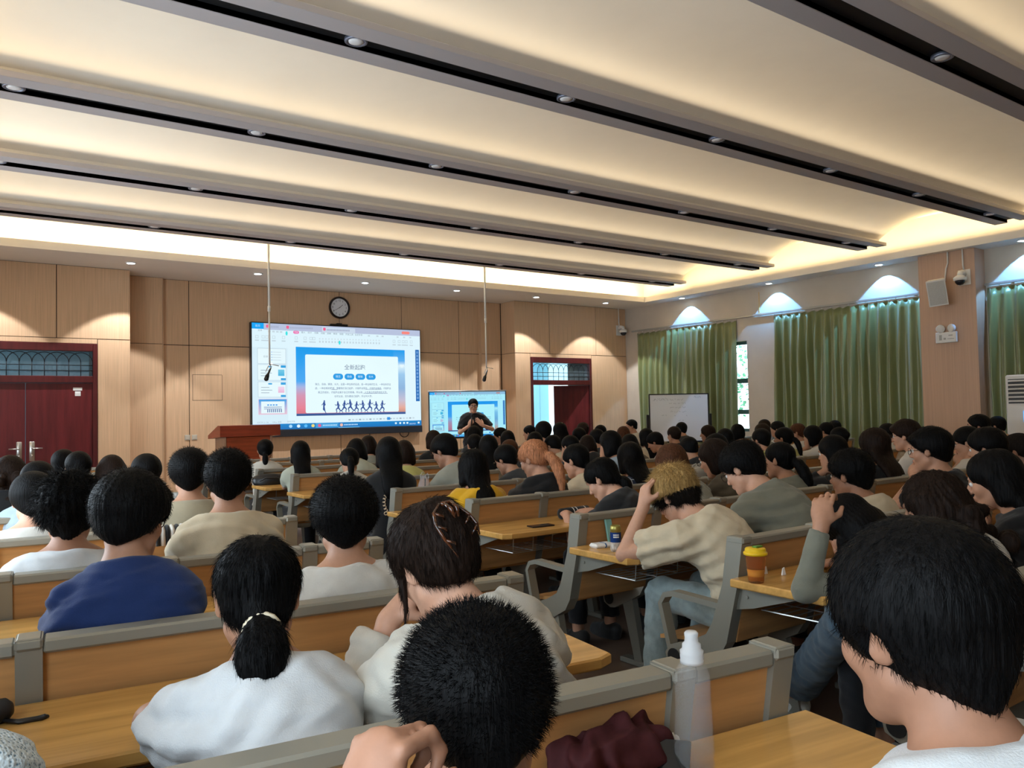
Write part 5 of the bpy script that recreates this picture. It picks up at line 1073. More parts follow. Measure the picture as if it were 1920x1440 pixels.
# --- back row, right before the camera
person(888, 1136, .88, -1, 'crop', 'black', 'charcoal', 'boy with short cropped black hair resting his cheek on his fist', vol=.006, nk=1.05, skin='tan', pitch=14, hx=.02, dy=.10, yaw=-26, strands=(9000, .015, .85, 3, .00045, .0), handfine=1,
       arms=({'px': (668, 1565), 'Y': .76, 'hd': (.42, .15, .9), 'pn': (.85, .30, -.45), 'curl': 1.55, 'pole': (-.6, .2, -.8), 'hs': 1.0, 'kind': 'cheek'}, 'lap'))
person(1713, 968, .555, -1, 'mop', 'black', 'coolwhite', 'boy with full black hair in a white T-shirt beside the aisle', skin='tan', pitch=10, yaw=-12, dy=-.02, hx=-.03, vol=-.002, strands=(5000, .026, .02, 6, .0005, .5, .10), arms=('lap', 'lap'), sleeve=.7, ho={'tex': .002})
person(0, 0, 1.5, 0, 'long', 'dark', 'lace', 'person in a pale blue knitted lace top at the desk with the umbrella', world=(-.055, 1.58, 1.07), pitch=20, sleeve=.9, loose=.02, handfine=0)
# --- row in front of it
person(482, 1006, 1.72, 0, 'lowpony', 'black', 'coolwhite', 'girl with a low black ponytail and white T-shirt leaning on the desk', pitch=16, yaw=-16, strands=FLOW(7000, .05), hunch=.05, bulk=.90, sb=.128, ho={'len': .17, 'fat': 1.55, 'at': (.004, -.10, -.070)}, sleeve=.66, loose=.015, wrinkle=.012, tiem=mat('cream_tie', (.72, .62, .45), .5), tieR=.034, tier=.006, vol=-.003, arms=({'t': (-.02, .47, .78), 'pole': (-1, .25, -.55), 'epx': (285, 1352, 1.84), 'kind': 'desk'}, 'desk'), dy=.03, skin='mid')
_, JCLAW = person(815, 940, 1.62, 0, 'claw', 'dark', 'ecru', 'woman with a tortoiseshell hair claw resting her chin on her hand', pitch=26, yaw=4, roll=-8, vol=.006, strands=FLOW(6000, .045), hunch=.06, hx=.05, sb=.155, bulk=.98, sleeve=1.82, loose=.034, wrinkle=.014, collar=.012, handfine=1, skin='light', tr=M_DENIM,
       arms=({'px': (732, 1160), 'Y': 1.76, 'hd': (.75, .05, .62), 'pn': (.45, .1, -.85), 'curl': 1.25, 'pole': (-.5, .1, -.9), 'kind': 'cheek'}, 'desk'))
t40, J40 = person(1592, 926, 1.80, 0, 'long', 'black', 'greygreen', 'girl in a grey long sleeved top clutching her hair with one hand', pitch=48, yaw=10, hunch=.07, hx=.02, ho={'len': .12, 'front': 1}, sleeve=1.92, loose=.008, wrinkle=.004, handfine=1, tr=M_JEANS, trl=.8, baggy=1, kw=.11, skin='mid', shoe=M_SHOEW, legpx=((1590, 1160, 1.62), (1486, 1300, .10)), trres=.011,
       arms=({'px': (1540, 985), 'Y': 1.74, 'hd': (.30, .1, .95), 'pn': (.85, .35, -.3), 'curl': 1.0, 'pole': (-.4, .25, -.9), 'kind': 'hair'}, 'desk'))
person(1748, 882, 1.52, 0, 'curly', 'dark', 'offwhite', 'girl with long wavy dark brown hair and an off-white top', pitch=18, yaw=8, hunch=.03, strands=FLOW(5000, .05), ho={'sx': .12}, arms=('cheek', 'desk'), sleeve=1.8, skin='mid')
person(1862, 842, 1.62, 0, 'long', 'black', 'black', 'girl with tied black hair and a black top beside the wavy haired girl', pitch=16, yaw=14, ho={'len': .22}, arms=('chin', 'desk'), sleeve=1.8, face=True)
# --- second row
person(245, 878, 2.52, 1, 'bowl', 'black', 'navy', 'man in a navy blue shirt and glasses seated before the umbrella desk', pitch=12, yaw=-30, bulk=.98, sb=.136, hx=.03, sleeve=1.75, collar=.022, loose=.018, wrinkle=.012, strands=SHORTS(4000, .018, .5), glasses=True, skin='mid', vol=.003)
person(645, 891, 2.44, 1, 'short', 'black', 'white', 'boy with round black hair and white T-shirt before the claw clip woman', pitch=6, yaw=-22, vol=.010, strands=SHORTS(6000, .018, .75), skin='mid', dy=.03)
person(1264, 870, 2.66, 1, 'mop', 'blond', 'cream', 'boy with bleached blond hair over dark sides leaning on his hand', pitch=34, yaw=4, roll=-4, hunch=.05, hx=.16, fade=.012, vol=.002, strands=(6500, .034, .30, 4, .0007, .1), handfine=1, sleeve=.70, loose=.024, wrinkle=.011, tr=M_DENIM, skin='light', shoe=M_SHOEW, kw=.16, fy=-.02, trres=.011, baggy=1, knee=.44,
       arms=({'px': (1207, 948), 'Y': 2.72, 'hd': (.22, .05, .95), 'pn': (.95, -.2, -.1), 'curl': .9, 'pole': (-.5, .35, -.8), 'kind': 'hair'}, 'desk'))
person(1392, 826, 2.72, 1, 'short', 'black', 'greygreen', 'boy with glasses in a grey-green T-shirt looking down', pitch=30, yaw=8, hunch=.07, vol=.008, bulk=1.06, sb=.16, strands=SHORTS(4000, .022, .45), glasses=True, face=True, skin='light', hx=.08, loose=.02)
person(1592, 840, 2.45, 1, 'short', 'black', 'cream', 'boy with glasses in a cream shirt facing the front', pitch=6, yaw=2, vol=.006, strands=SHORTS(4000, .018, .5), glasses=True, face=True, skin='tan', hx=.07, collar=.012, loose=.026)
person(1742, 799, 2.46, 1, 'bowl', 'black', 'black', 'man with glasses and a black shirt holding his chin', pitch=4, yaw=10, strands=SHORTS(3000, .018, .4), glasses=True, face=True, handfine=1, arms=('chin', 'desk'), skin='mid', hx=.06)
person(1848, 800, 2.48, 1, 'short', 'black', 'black', 'boy with thick black hair in a dark shirt beyond the chin holding man', pitch=8, yaw=6, vol=.006, face=True)
person(1906, 812, 2.45, 1, 'crop', 'fade', 'charcoal', 'boy with a buzz cut and dark clothes by the aisle end', pitch=6, yaw=4, skin='tan')
# --- third row
person(130, 884, 3.46, 2, 'mop', 'black', 'coolwhite', 'boy with tousled black hair and a white T-shirt beside the blue shirt', pitch=10, yaw=-12, vol=.012, strands=(5000, .035, .55, 4, .0008, .2), skin='tan', lod=(.011, .008, .0075))
person(427, 840, 3.48, 2, 'short', 'black', 'cream', 'boy with flat-topped hair, big ears and a cream T-shirt', pitch=2, yaw=-16, strands=SHORTS(4000, .02, .8), skin='mid', lod=(.011, .007, .0075))
person(1129, 858, 3.66, 2, 'lowpony', 'black', 'black', 'girl in a black T-shirt with a beaded hair clip bending over the desk', pitch=34, yaw=22, hunch=.06, ho={'len': .12, 'at': (.02, -.095, -.06)}, tiem=mat('beaded_clip', (.75, .62, .35), .3, metal=.5), tieR=.026, tier=.009, skin='light', lod=(.011, .007, .0075), strands=FLOW(2500, .04))
person(1258, 831, 3.64, 2, 'bob', 'brown', 'grey', 'girl with reddish brown bobbed hair in a light grey top', pitch=18, yaw=-20, vol=.004, lod=(.012, .008, .008))
person(1338, 822, 3.66, 2, 'bob', 'dark', 'brown', 'woman with glasses and loose dark hair in an olive brown top', pitch=22, yaw=14, glasses=True, face=True, skin='mid', lod=(.012, .007, .008))
person(1460, 828, 3.56, 2, 'pony', 'black', 'greygreen', 'girl with a long black ponytail beside the grey-green T-shirt', pitch=4, yaw=8, ho={'len': .34, 'fat': 1.25, 'at': (0, -.105, .0)}, face=True, skin='mid', lod=(.012, .007, .008), tiem=mat('mauve_tie', (.25, .17, .2), .6))
person(1560, 815, 3.60, 2, 'bob', 'black', 'black', 'girl with chin-length black hair in a black cardigan', pitch=14, yaw=12, face=True, arms=('cheek', 'desk'), sleeve=1.7)
person(1637, 801, 3.40, 2, 'long', 'dark', 'black', 'girl with long straight dark brown hair and a black top', pitch=2, yaw=-16, vol=.014, ho={'len': .30, 'w': .115}, lod=(.012, .009, .008))
person(1696, 785, 3.72, 2, 'bowl', 'dark', 'white', 'boy with glasses and a brown-black fringe in a white shirt', pitch=4, yaw=14, glasses=True, face=True, skin='light', vol=.006, lod=(.012, .007, .008))
person(1812, 799, 3.3, 2, 'short', 'black', 'white', 'boy in a white shirt leaning on his hand next to the pillar side', pitch=14, yaw=16, glasses=True, face=True, arms=('chin', 'desk'), skin='light')
# --- fourth row
person(62, 883, 4.52, 3, 'short', 'black', 'white', 'boy with a short back and sides in a white T-shirt, fourth row', pitch=8, yaw=-6, vol=.004, skin='light')
person(355, 838, 4.44, 3, 'short', 'black', 'khaki', 'boy with a pointed hairline in a khaki T-shirt', pitch=2, yaw=-14, vol=.008, strands=SHORTS(2500, .018, .8), skin='mid')
person(887, 841, 4.46, 3, 'long', 'black', 'yellow', 'girl with long black hair in a bright yellow top', pitch=10, yaw=-22, ho={'len': .27, 'w': .074}, sleeve=.9, loose=.026, lod=(.012, .009, .0075), strands=FLOW(2500, .05))
person(1000, 824, 4.44, 3, 'pony', 'orange', 'black', 'girl with a copper orange ponytail and black top', pitch=22, yaw=16, ho={'len': .33, 'fat': 1.15, 'at': (.0, -.105, .0)}, face=True, skin='light', lod=(.012, .007, .0075), strands=FLOW(2500, .05), vol=.003)
person(1079, 832, 4.75, 3, 'lowpony', 'black', 'cream', 'girl with gathered black hair in a cream T-shirt', pitch=14, yaw=14, ho={'len': .1}, skin='light', lod=(.012, .008, .0085))
person(1180, 828, 4.52, 3, 'long', 'black', 'plaid', 'girl with long black hair in a navy plaid shirt', pitch=12, yaw=-18, vol=.004, ho={'len': .20, 'w': .1}, lod=(.012, .009, .0085), sleeve=1.6)
person(1832, 776, 4.15, 3, 'short', 'black', 'black', 'boy in profile pressing a hand to his mouth near the air conditioner', pitch=0, yaw=26, face=True, arms=('chin', 'desk'), skin='mid', lod=(.013, .008, .0085))
# --- farther rows share a few figures -----------------------------------------
PROTO = {}
def proto(kind):
    if kind not in PROTO:
        fem = kind[0] == 'f'; pose = kind[1:]; p = dict(sb=.132 if fem else .152, bulk=.9 if fem else 1.0, nk=.86 if fem else 1.0, desk=.53, head=(0, .10, 1.185), seed=len(PROTO) + 40, pitch=6)
        if pose == 'lean': p.update(head=(0, .26, 1.13), pitch=24, hunch=.05)
        if pose == 'hand': p.update(head=(0, .20, 1.16), pitch=8, arms=('cheek', 'desk'))
        if pose == 'side': p.update(head=(0, .12, 1.18), pitch=4, yaw=30)
        B = build_person(p, .0165, .0105); PROTO[kind] = dict(p=p, J=B['J'], hair={}, me={q: np_mesh(q, *B[q]) for q in ('body', 'top', 'trousers')}, shoes=[np_mesh('shoe', *v) for v in B['shoes']])
    return PROTO[kind]
HO = {'long': {'len': .27}, 'pony': {'len': .28, 'at': (0, -.105, .005)}, 'lowpony': {'len': .16}, 'bun': {}}
def far(px, top_py, Y, kind, hair, hcol, top, label, rot=None, glasses=False, tie=None, skin='mid', sc=None):
    global NPEOPLE; NPEOPLE += 1; P = proto(kind); hd = at_y(px, top_py, Y) - Vector((0, 0, HT.get(hair, .136))); k = round(Y - 1.13 - .3); ph = Vector(P['p']['head']); s = max(.90, min(1.08, hd.z / ph.z)); yaw = rad(look(hd.x, hd.y) * .7 if rot is None else rot)
    off = Matrix.Rotation(yaw, 3, 'Z') @ (ph * s); t = tag(empty('person', (hd.x - off.x, hd.y - off.y, 0), (0, 0, yaw)), label, 'person', 'seated students'); t.scale = (s, s, s)
    for nm, m in (('body', M_SKIN[skin]), ('top', M_TOP[top]), ('trousers', M_DARKTR)): omat(link(nm, P['me'][nm], None, t), m)
    for me in P['shoes']: omat(link('shoe', me, None, t), M_SHOED)
    if hair not in P['hair']: J = dict(P['J']); P['hair'][hair] = (np_mesh('hair', *build_hair(J, hair, .0105, 3, .003, HO.get(hair))), J.get('tie'))
    me, ti = P['hair'][hair]; ho_ = link('hair', me, None, t); omat(ho_, M_HAIR[hcol])
    if tie is not None and ti is not None:
        b = MB(); b.tube([Vector(ti) + Vector((.024 * math.cos(q), 0, .024 * math.sin(q))) for q in [2 * PI * i / 12 for i in range(12)]], .008, 6, closed=True); b.build('hair_tie', tie, ho_, True)
    if glasses: add_glasses(t, P['J'], BLACKFR)
    return t
SCR = mat('beige_scrunchie', (.62, .48, .30), .7); GOLD = mat('gold_clip', (.75, .55, .22), .3, metal=.7)
FAR = [
 # left block
 (72, 873, 5.36, 'mup', 'short', 'black', 'paleblue', 'boy in a pale blue-grey shirt half hidden by the short-haired boy'), (274, 847, 5.42, 'mside', 'short', 'black', 'black', 'boy with glasses and black shirt in front of the pale wall panel', -34, True),
 (20, 850, 6.30, 'fup', 'curly', 'dark', 'black', 'person with frizzy dark hair and black top near the red door'), (147, 843, 6.36, 'fup', 'lowpony', 'black', 'grey', 'girl with a beige scrunchie in front of the red door', -8, False, SCR), (209, 851, 6.34, 'flean', 'bob', 'dark', 'navy', 'girl with smooth dark bobbed hair beside the door frame', -10),
 (120, 849, 7.36, 'mup', 'short', 'black', 'charcoal', 'boy half hidden behind the girl with the beige scrunchie'),
 # middle block
 (728, 817, 5.42, 'fup', 'long', 'black', 'black', 'woman in a black embroidered jacket with a hair clip', -18), (833, 813, 5.46, 'mlean', 'short', 'black', 'grey', 'boy with glasses in a marled grey T-shirt looking down', 22, True), (948, 831, 5.42, 'mlean', 'short', 'black', 'charcoal', 'boy in a black shirt next to the copper haired girl', 16, True),
 (1143, 806, 5.46, 'fhand', 'bob', 'black', 'paleblue', 'girl in a blue-grey shirt holding a hand to her cheek', 12), (1291, 817, 5.38, 'flean', 'bun', 'black', 'black', 'girl with a pinned black bun and black top', -8, False, GOLD), (1342, 812, 4.55, 'flean', 'bob', 'black', 'charcoal', 'girl with glossy bobbed hair behind the woman with glasses', 6),
 (1426, 804, 5.40, 'mup', 'short', 'black', 'lime', 'boy with black hair and a lime top before the window gap', -4), (1468, 799, 5.36, 'fside', 'pony', 'black', 'lime', 'girl with glasses and a ponytail in a yellow-green top', -14, True, M_TOP['offwhite']), (1522, 796, 5.44, 'fhand', 'bob', 'black', 'white', 'girl in a white T-shirt with a hand on her cheek', 10),
 (1572, 799, 5.0, 'fup', 'bun', 'black', 'charcoal', 'girl with a high bun behind the cardigan girl', 0), (1662, 794, 5.30, 'mup', 'short', 'black', 'white', 'boy in a white shirt beside the boy with the fringe', 4), (1868, 779, 4.9, 'mup', 'short', 'black', 'orange', 'boy with an orange collar next to the air conditioner', 0),
 (655, 838, 6.46, 'flean', 'pony', 'black', 'ecru', 'girl with a headband, ponytail and ecru blouse', -20, False, M_TOP['black']), (757, 836, 6.44, 'fup', 'bob', 'dark', 'lime', 'girl in pale yellow beside the black jacket', -16), (915, 813, 6.42, 'fup', 'long', 'black', 'brown', 'girl with a broad fall of black hair in an olive top', -18), (955, 822, 6.5, 'flean', 'lowpony', 'brown', 'charcoal', 'girl with brown tied hair behind the black shirted boy', -12, False, M_TOP['black']),
 (1068, 814, 6.44, 'fhand', 'lowpony', 'black', 'charcoal', 'girl with tied hair and dark top propping her chin', 8), (1101, 817, 7.0, 'flean', 'bob', 'dark', 'black', 'girl with dark bobbed hair bending down in the middle rows', -8), (1180, 812, 6.46, 'flean', 'bob', 'black', 'brown', 'girl with rounded black hair behind the plaid shirt', -12), (1211, 814, 7.1, 'fup', 'long', 'black', 'cream', 'girl with long hair and a cream collar beside the plaid shirt', -12),
 (1228, 812, 6.9, 'mlean', 'short', 'black', 'white', 'boy in a white hooded top bowing his head', 30), (1358, 808, 6.0, 'fup', 'long', 'black', 'charcoal', 'girl with smooth long hair in a charcoal top', -4), (1428, 792, 6.46, 'fup', 'bob', 'dark', 'grey', 'woman with fine dark hair before the white wall strip', 0), (1494, 792, 6.40, 'fside', 'pony', 'brown', 'white', 'girl with a brown ponytail and white top', -6, False, M_TOP['offwhite']), (1548, 790, 6.5, 'mup', 'short', 'black', 'grey', 'boy with black hair in front of the second curtain', 0),
 (563, 832, 7.46, 'fup', 'long', 'black', 'sage', 'girl with very long black hair and a pale green blouse', -14), (668, 821, 7.44, 'flean', 'bob', 'black', 'sage', 'girl in a sage green shirt beside the headband girl', -18), (889, 816, 7.44, 'fup', 'lowpony', 'black', 'charcoal', 'girl with a pearl hair clip in front of the rolling display', -14, False, M_TOP['cream']), (1002, 813, 7.42, 'fup', 'bob', 'black', 'paleblue', 'girl in a pale top beyond the copper haired girl', -10),
 (1036, 815, 7.3, 'mlean', 'short', 'black', 'cream', 'boy in a cream shirt bowing over his desk', 10), (1118, 803, 7.44, 'mup', 'short', 'black', 'charcoal', 'boy in dark clothes in front of the door jamb', -8), (1263, 801, 7.46, 'fup', 'bun', 'dark', 'black', 'girl with two gold clips in her bun before the whiteboard', -4, False, GOLD), (1326, 795, 7.42, 'fside', 'long', 'dark', 'black', 'girl in profile with long dark hair beside the whiteboard', -2), (1382, 805, 7.46, 'fup', 'bob', 'black', 'grey', 'person with round black hair in front of the bright window gap', 0), (1456, 788, 7.5, 'mside', 'short', 'black', 'white', 'boy in profile and white shirt by the wall strip', 0), (1564, 789, 7.4, 'fup', 'bob', 'black', 'brown', 'girl with black hair at the foot of the second curtain', 0),
 (497, 824, 8.42, 'fup', 'lowpony', 'black', 'ecru', 'girl in a pale hooded top next to the lectern', -18), (690, 825, 8.40, 'fup', 'bob', 'dark', 'grey', 'girl with dark bobbed hair just below the large screen', -14), (812, 805, 8.36, 'fup', 'long', 'dark', 'black', 'woman with long dark brown hair beside the rolling display', -12), (951, 806, 8.42, 'fup', 'bob', 'black', 'charcoal', 'girl with round black hair under the rolling display corner', -10), (1018, 789, 8.1, 'mup', 'mop', 'black', 'charcoal', 'boy with bushy black hair in front of the open door', -8), (1049, 791, 8.38, 'fup', 'long', 'black', 'black', 'girl with long black hair in front of the open door leaf', -8), (1085, 800, 8.3, 'mup', 'short', 'black', 'white', 'boy in a white collar in front of the dark red door leaf', -6), (1168, 803, 8.4, 'fup', 'bob', 'brown', 'black', 'girl with reddish brown hair below the white-collared man', -6, False), (1432, 785, 8.44, 'mup', 'short', 'dark', 'grey', 'man with greying hair beside the white wall strip', 0),
 (888, 797, 9.40, 'fup', 'bob', 'black', 'charcoal', 'girl with black hair right before the standing speaker', -8), (937, 800, 9.42, 'mside', 'short', 'black', 'charcoal', 'boy turning his head beside the rolling display', 14), (1092, 791, 9.36, 'fup', 'bun', 'dark', 'khaki', 'person with a gold ornament in the hair before the door leaf', -4, False, GOLD), (1125, 797, 9.42, 'mup', 'short', 'black', 'charcoal', 'boy with flat black hair at the door frame', -4), (1277, 794, 9.42, 'mup', 'short', 'black', 'charcoal', 'boy with round head in front of the whiteboard', -2),
 (992, 796, 10.40, 'mside', 'short', 'black', 'white', 'boy in the front row at the open door', 4), (1183, 786, 10.36, 'mside', 'crop', 'black', 'white', 'man in glasses and white collar near the green curtain edge', 26, True),
]
for a in FAR: far(*a)
# ------------------------------------------------------------------ the speaker, standing, holding a microphone
def speaker():
    p = dict(stand=True, hipz=.90, head=(0, .0, 1.545), yaw=6, pitch=6, arms=({'t': (-.165, .20, 1.20), 'pole': (-.9, -.4, -.6), 'hd': (.62, .10, .62), 'pn': (.25, -.9, -.1), 'curl': .25, 'kind': 'free'}, {'t': (.075, .20, 1.20), 'pole': (.8, -.5, -.7), 'hd': (-.35, .35, .75), 'pn': (-.5, -.75, .15), 'curl': 1.3, 'kind': 'free'}), sb=.150, bulk=1.05, nk=.9, sleeve=.80, loose=.022, collar=.012, neck=.085, handfine=1, seed=77, wrinkle=.004, trl=.97)
    w = at_y(887, 747, 12.0); t = tag(empty('person', (w.x, 12.0, 0), (0, 0, rad(180 - 33))), 'standing woman in black polo shirt and glasses speaking into a microphone', 'person')
    B = build_person(p, .0125, .0065); t.scale = (w.z / 1.681,) * 3; J = parts(t, B, p, M_SKIN['light'], M_TOP['black'], M_HAIR['black'], M_DARKTR, 'bun', .0125, .008, ''); add_glasses(t, J, BLACKFR); add_face(t, J, M_LIPS)
    h = J['arms'][1]['T']; d = unit(V3(-.10, -.02, 1)); g = h + V3(-.045, .045, .085); sc = t.scale[0]
    m = tag(empty('handheld_microphone', t.location + Matrix.Rotation(rad(147), 3, 'Z') @ (Vector(g) * sc), (0, 0, rad(147))), 'black handheld microphone in the standing woman\'s hand', 'microphone')
    b = MB(); b.tube([Vector(d * -.09), Vector(d * .07)], [.011, .014], 10); b.build('handle', M_BLACKP, m, True); b = MB(); b.tube([Vector(d * x) for x in (.07, .085, .11, .125, .132)], [.016, .024, .026, .018, .004], 12); b.build('windscreen', mat('mic_foam', (.02, .02, .02), .9), m, True)
speaker()
# ------------------------------------------------------------------ things lying on the desks
def on_desk(px, py, z=.74): w = at_z(px, py, z); return Vector((w.x, w.y, z))
M_CLEAR = mat('clear_plastic', (.85, .88, .9), .03, alpha=.055, spec=1.0, ior=1.5); M_FROST = mat('frosted_cap', (.85, .86, .88), .4, trans=.45)
# clear bottle
w = on_desk(1303, 1444); t = tag(empty('water_bottle', w), 'empty clear plastic bottle with a frosted cap on the nearest desk', 'bottle')
b = MB(); b.lathe([(.0001, .004), (.022, .004), (.027, .0), (.031, .006), (.032, .02), (.0300, .028), (.0322, .036), (.0318, .07), (.0300, .12), (.0285, .160), (.0300, .172), (.0288, .180), (.0285, .196), (.0245, .212), (.0165, .226), (.0160, .234)], 28)
b.lathe([(.0148, .234), (.0153, .226), (.0232, .212), (.0272, .196), (.0275, .17), (.0287, .12), (.0305, .07), (.031, .036), (.0290, .028), (.0305, .02), (.0285, .008), (.0001, .006)], 28, None, False); b.build('bottle_body', M_CLEAR, t, True)
b = MB(); b.lathe([(.0185, .222), (.0188, .228), (.0182, .230), (.0188, .238), (.0182, .241), (.0188, .248), (.0150, .252), (.0148, .262), (.0110, .266), (.0105, .275), (.0112, .284), (.0085, .288), (.0001, .288)], 24); b.build('bottle_cap', M_FROST, t, True); t.scale = (1.18, 1.18, .90)
# maroon bag slumped on the nearest desk
def lump(name, c, rx, ry, rz, seed, m, amp=.012, f=22, n=46, parent=None, flat=True, rot=0):
    V = []; Q = []
    for i in range(n + 1):
        th = PI * i / n
        for j in range(2 * n): ph = 2 * PI * j / (2 * n); V.append((math.sin(th) * math.cos(ph), math.sin(th) * math.sin(ph), math.cos(th)))
    V = np.array(V); k = 2 * n
    Q = np.array([(i * k + j, i * k + (j + 1) % k, (i + 1) * k + (j + 1) % k, (i + 1) * k + j) for i in range(n) for j in range(k)])[:, ::-1]
    S = np.sign(V) * np.abs(V) ** .75 * V3(rx, ry, rz); fold = wob(S * V3(1, 1.6, 1.2), seed, f) * amp + (1 - np.abs(np.sin(wob(S, seed + 4, f * .5) * 2.2))) * amp * .7; S = S + V * fold[:, None]
    if flat: S[:, 2] = np.maximum(S[:, 2], -rz * .55) ; S[:, 2] -= S[:, 2].min()
    o = link(name, np_mesh(name, S, Q), m, parent, c, (0, 0, rot)); return o
M_MAROON = mat('maroon_nylon', (.055, .012, .014), .75, spec=.2, grain=(40, 40, 40), var=.2, bump=.15)
w = on_desk(1135, 1420); t = tag(empty('maroon_bag', (w.x - .01, w.y - .0, 0.74), (0, 0, rad(8))), 'crumpled maroon nylon bag on the nearest desk', 'bag')
lump('bag_body', (0, -.02, 0), .125, .085, .05, 4, M_MAROON, .016, 42, 60, t); b = MB(); b.tube([(-.10, -.05, .03), (-.085, -.07, .055), (-.05, -.08, .05), (-.06, -.085, .02), (-.09, -.09, .008)], .006, 8); b.tube([(-.06, -.085, .05), (-.03, -.09, .03), (-.05, -.1, .01)], .005, 8); b.build('drawstring', M_BLACKP, t, True)
lump('bag_flap', (.03, .03, .03), .10, .055, .035, 9, M_MAROON, .014, 46, 50, t)
w = on_desk(1232, 1442); b = MB(); b.rbox(-.038, .038, -.078, .078, 0, .009, .003, Matrix.Rotation(rad(-28), 4, 'Y') @ Matrix.Translation((.0, 0, .02))); tag(b.build('black_phone', mat('phone_glass', (.006, .006, .008), .12), None, loc=w + Vector((0, .02, .004)), rot=(0, 0, rad(38))), 'black phone leaning on the maroon bag beside the clear bottle', 'phone')
w = on_desk(1252, 1392); tag(lump('paper_tissue', w, .014, .02, .028, 3, M_WHITEP, .006, 60, 20), 'small crumpled tissue behind the clear bottle', 'tissue')
# yellow lidded cup
w = on_desk(1418, 1092); t = tag(empty('lidded_cup', w), 'amber drinking cup with yellow lid and green sip tab', 'cup')
M_AMBER = mat('amber_plastic', (.90, .52, .24), .10, trans=.92, ior=1.12)
b = MB(); pr = []
for i in range(13): z = .004 + .105 * i / 12; pr.append((.029 + .010 * i / 12 + .0009 * (i % 2), z))
b.lathe([(.0001, .003), (.027, .0)] + pr, 24); b.lathe([(.036, .108), (.027, .01), (.0001, .009)], 24, None, False); b.build('cup_body', M_AMBER, t, True)
b = MB(); b.lathe([(.0001, .010), (.0268, .010), (.0312, .052), (.0001, .052)], 24); b.build('drink', mat('yellow_drink', (.80, .48, .10), .1), t, True)
M_YEL = mat('yellow_lid', (.80, .50, .01), .35); b = MB(); b.lathe([(.0405, .106), (.0455, .108), (.046, .116), (.043, .119), (.0405, .119), (.0395, .130), (.036, .134), (.0001, .134)], 28); b.build('lid', M_YEL, t, True)
b = MB(); b.rbox(-.008, .034, -.012, .012, .134, .1405, .003); b.build('sip_tab', mat('green_tab', (.10, .25, .03), .4), t)
# drink can, wet wipes, mint case
w = on_desk(1155, 1034); t = tag(empty('drink_can', w), 'tall drink can with a blue band and gold rim', 'can'); R0 = .0265
b = MB(); b.lathe([(.0001, .002), (.021, .0), (.0235, .003), (R0, .010), (R0, .046)], 24); b.build('lower_label', mat('can_white_print', (.55, .52, .47), .3, grain=(60, 60, 40), var=.5, dark=(.20, .13, .09)), t, True)
b = MB(); b.lathe([(R0, .046), (R0, .094)], 24, None, False); b.build('blue_band', mat('can_blue', (.012, .045, .20), .25, metal=.3), t, True)
b = MB(); b.lathe([(R0, .094), (R0, .112), (.0235, .120), (.0225, .126), (.0215, .122), (.0001, .121)], 24); b.build('gold_top', mat('can_gold', (.34, .29, .07), .3, metal=.5), t, True)
pk2 = Pic(); pk2.text('椰树', 0, 0, .018, (1, 1, 1)) if False else None
d = unit(V3(-w.x, -w.y, 0)); b = MB()
for zz, ww in ((.082, .011), (.072, .014)):
    for i in range(5):
        a = math.atan2(d[1], d[0]) + (i - 2) * .22 + .1; b.rbox(-.0012, .0012, -.0022, .0022, zz - .0035, zz + .0035, .0003, Matrix.Translation((R0 * math.cos(a), R0 * math.sin(a), 0)) @ Matrix.Rotation(a, 4, 'Z'))
b.build('can_lettering', M_WHITEP, t)
w = on_desk(1128, 1026); t = tag(empty('wet_wipes_pack', w, (0, 0, rad(-8))), 'small white wet wipes pack with a blue band beside the drink can', 'wipes pack'); b = MB(); b.rbox(-.055, .055, -.035, .035, 0, .022, .009); b.build('pack', M_WHITEP, t); b = MB(); b.rbox(-.006, .018, -.0358, .0358, -.0003, .0226, .009); b.build('blue_band', mat('wipes_blue', (.02, .12, .32), .4), t)
w = on_desk(1166, 1022); b = MB(); b.rbox(-.026, .026, -.006, .006, 0, .150, .004); tag(b.build('mint_case', mat('mint_plastic', (.25, .55, .52), .35), None, loc=w + Vector((.02, .10, 0)), rot=(rad(-10), 0, rad(10))), 'mint green case standing against the bench back', 'case')
for px, py, nm, lb in ((1436, 1068, 'paper_scrap', 'folded white paper scrap right of the yellow cup'), (1470, 1070, 'paper_scrap', 'torn white paper scrap by the grey sleeve')):
    w = on_desk(px, py + 8); b = MB(); b.prism([(-.012, 0), (.012, 0), (.004, .03), (-.006, .026)], 'y', -.001, .004); tag(b.build(nm, M_WHITEP, None, loc=w), lb, 'paper')
# phone lying on the empty desk
w = on_desk(1014, 987); b = MB(); b.rbox(-.078, .078, -.037, .037, 0, .009, .004); tag(b.build('black_phone', mat('phone_dark', (.022, .012, .010), .2), None, loc=w, rot=(0, 0, rad(-6))), 'black phone lying flat on the empty desk', 'phone')
# striped pencil case
w = on_desk(1088, 972); w.y += .06; t = tag(empty('pencil_case', w, (0, 0, rad(4))), 'black pencil case with white stripes', 'pencil case'); b = MB(); b.tube([(-.125, 0, .034), (-.115, 0, .034), (.115, 0, .034), (.125, 0, .034)], [.018, .034, .034, .018], 14); b.build('case', M_TOP['black'], t, True)
for x in (-.03, .0, .075): b = MB(); b.tube([(x, 0, .034), (x + .008, 0, .034)], .0348, 14, False); b.build('stripe', M_WHITEP, t, True)
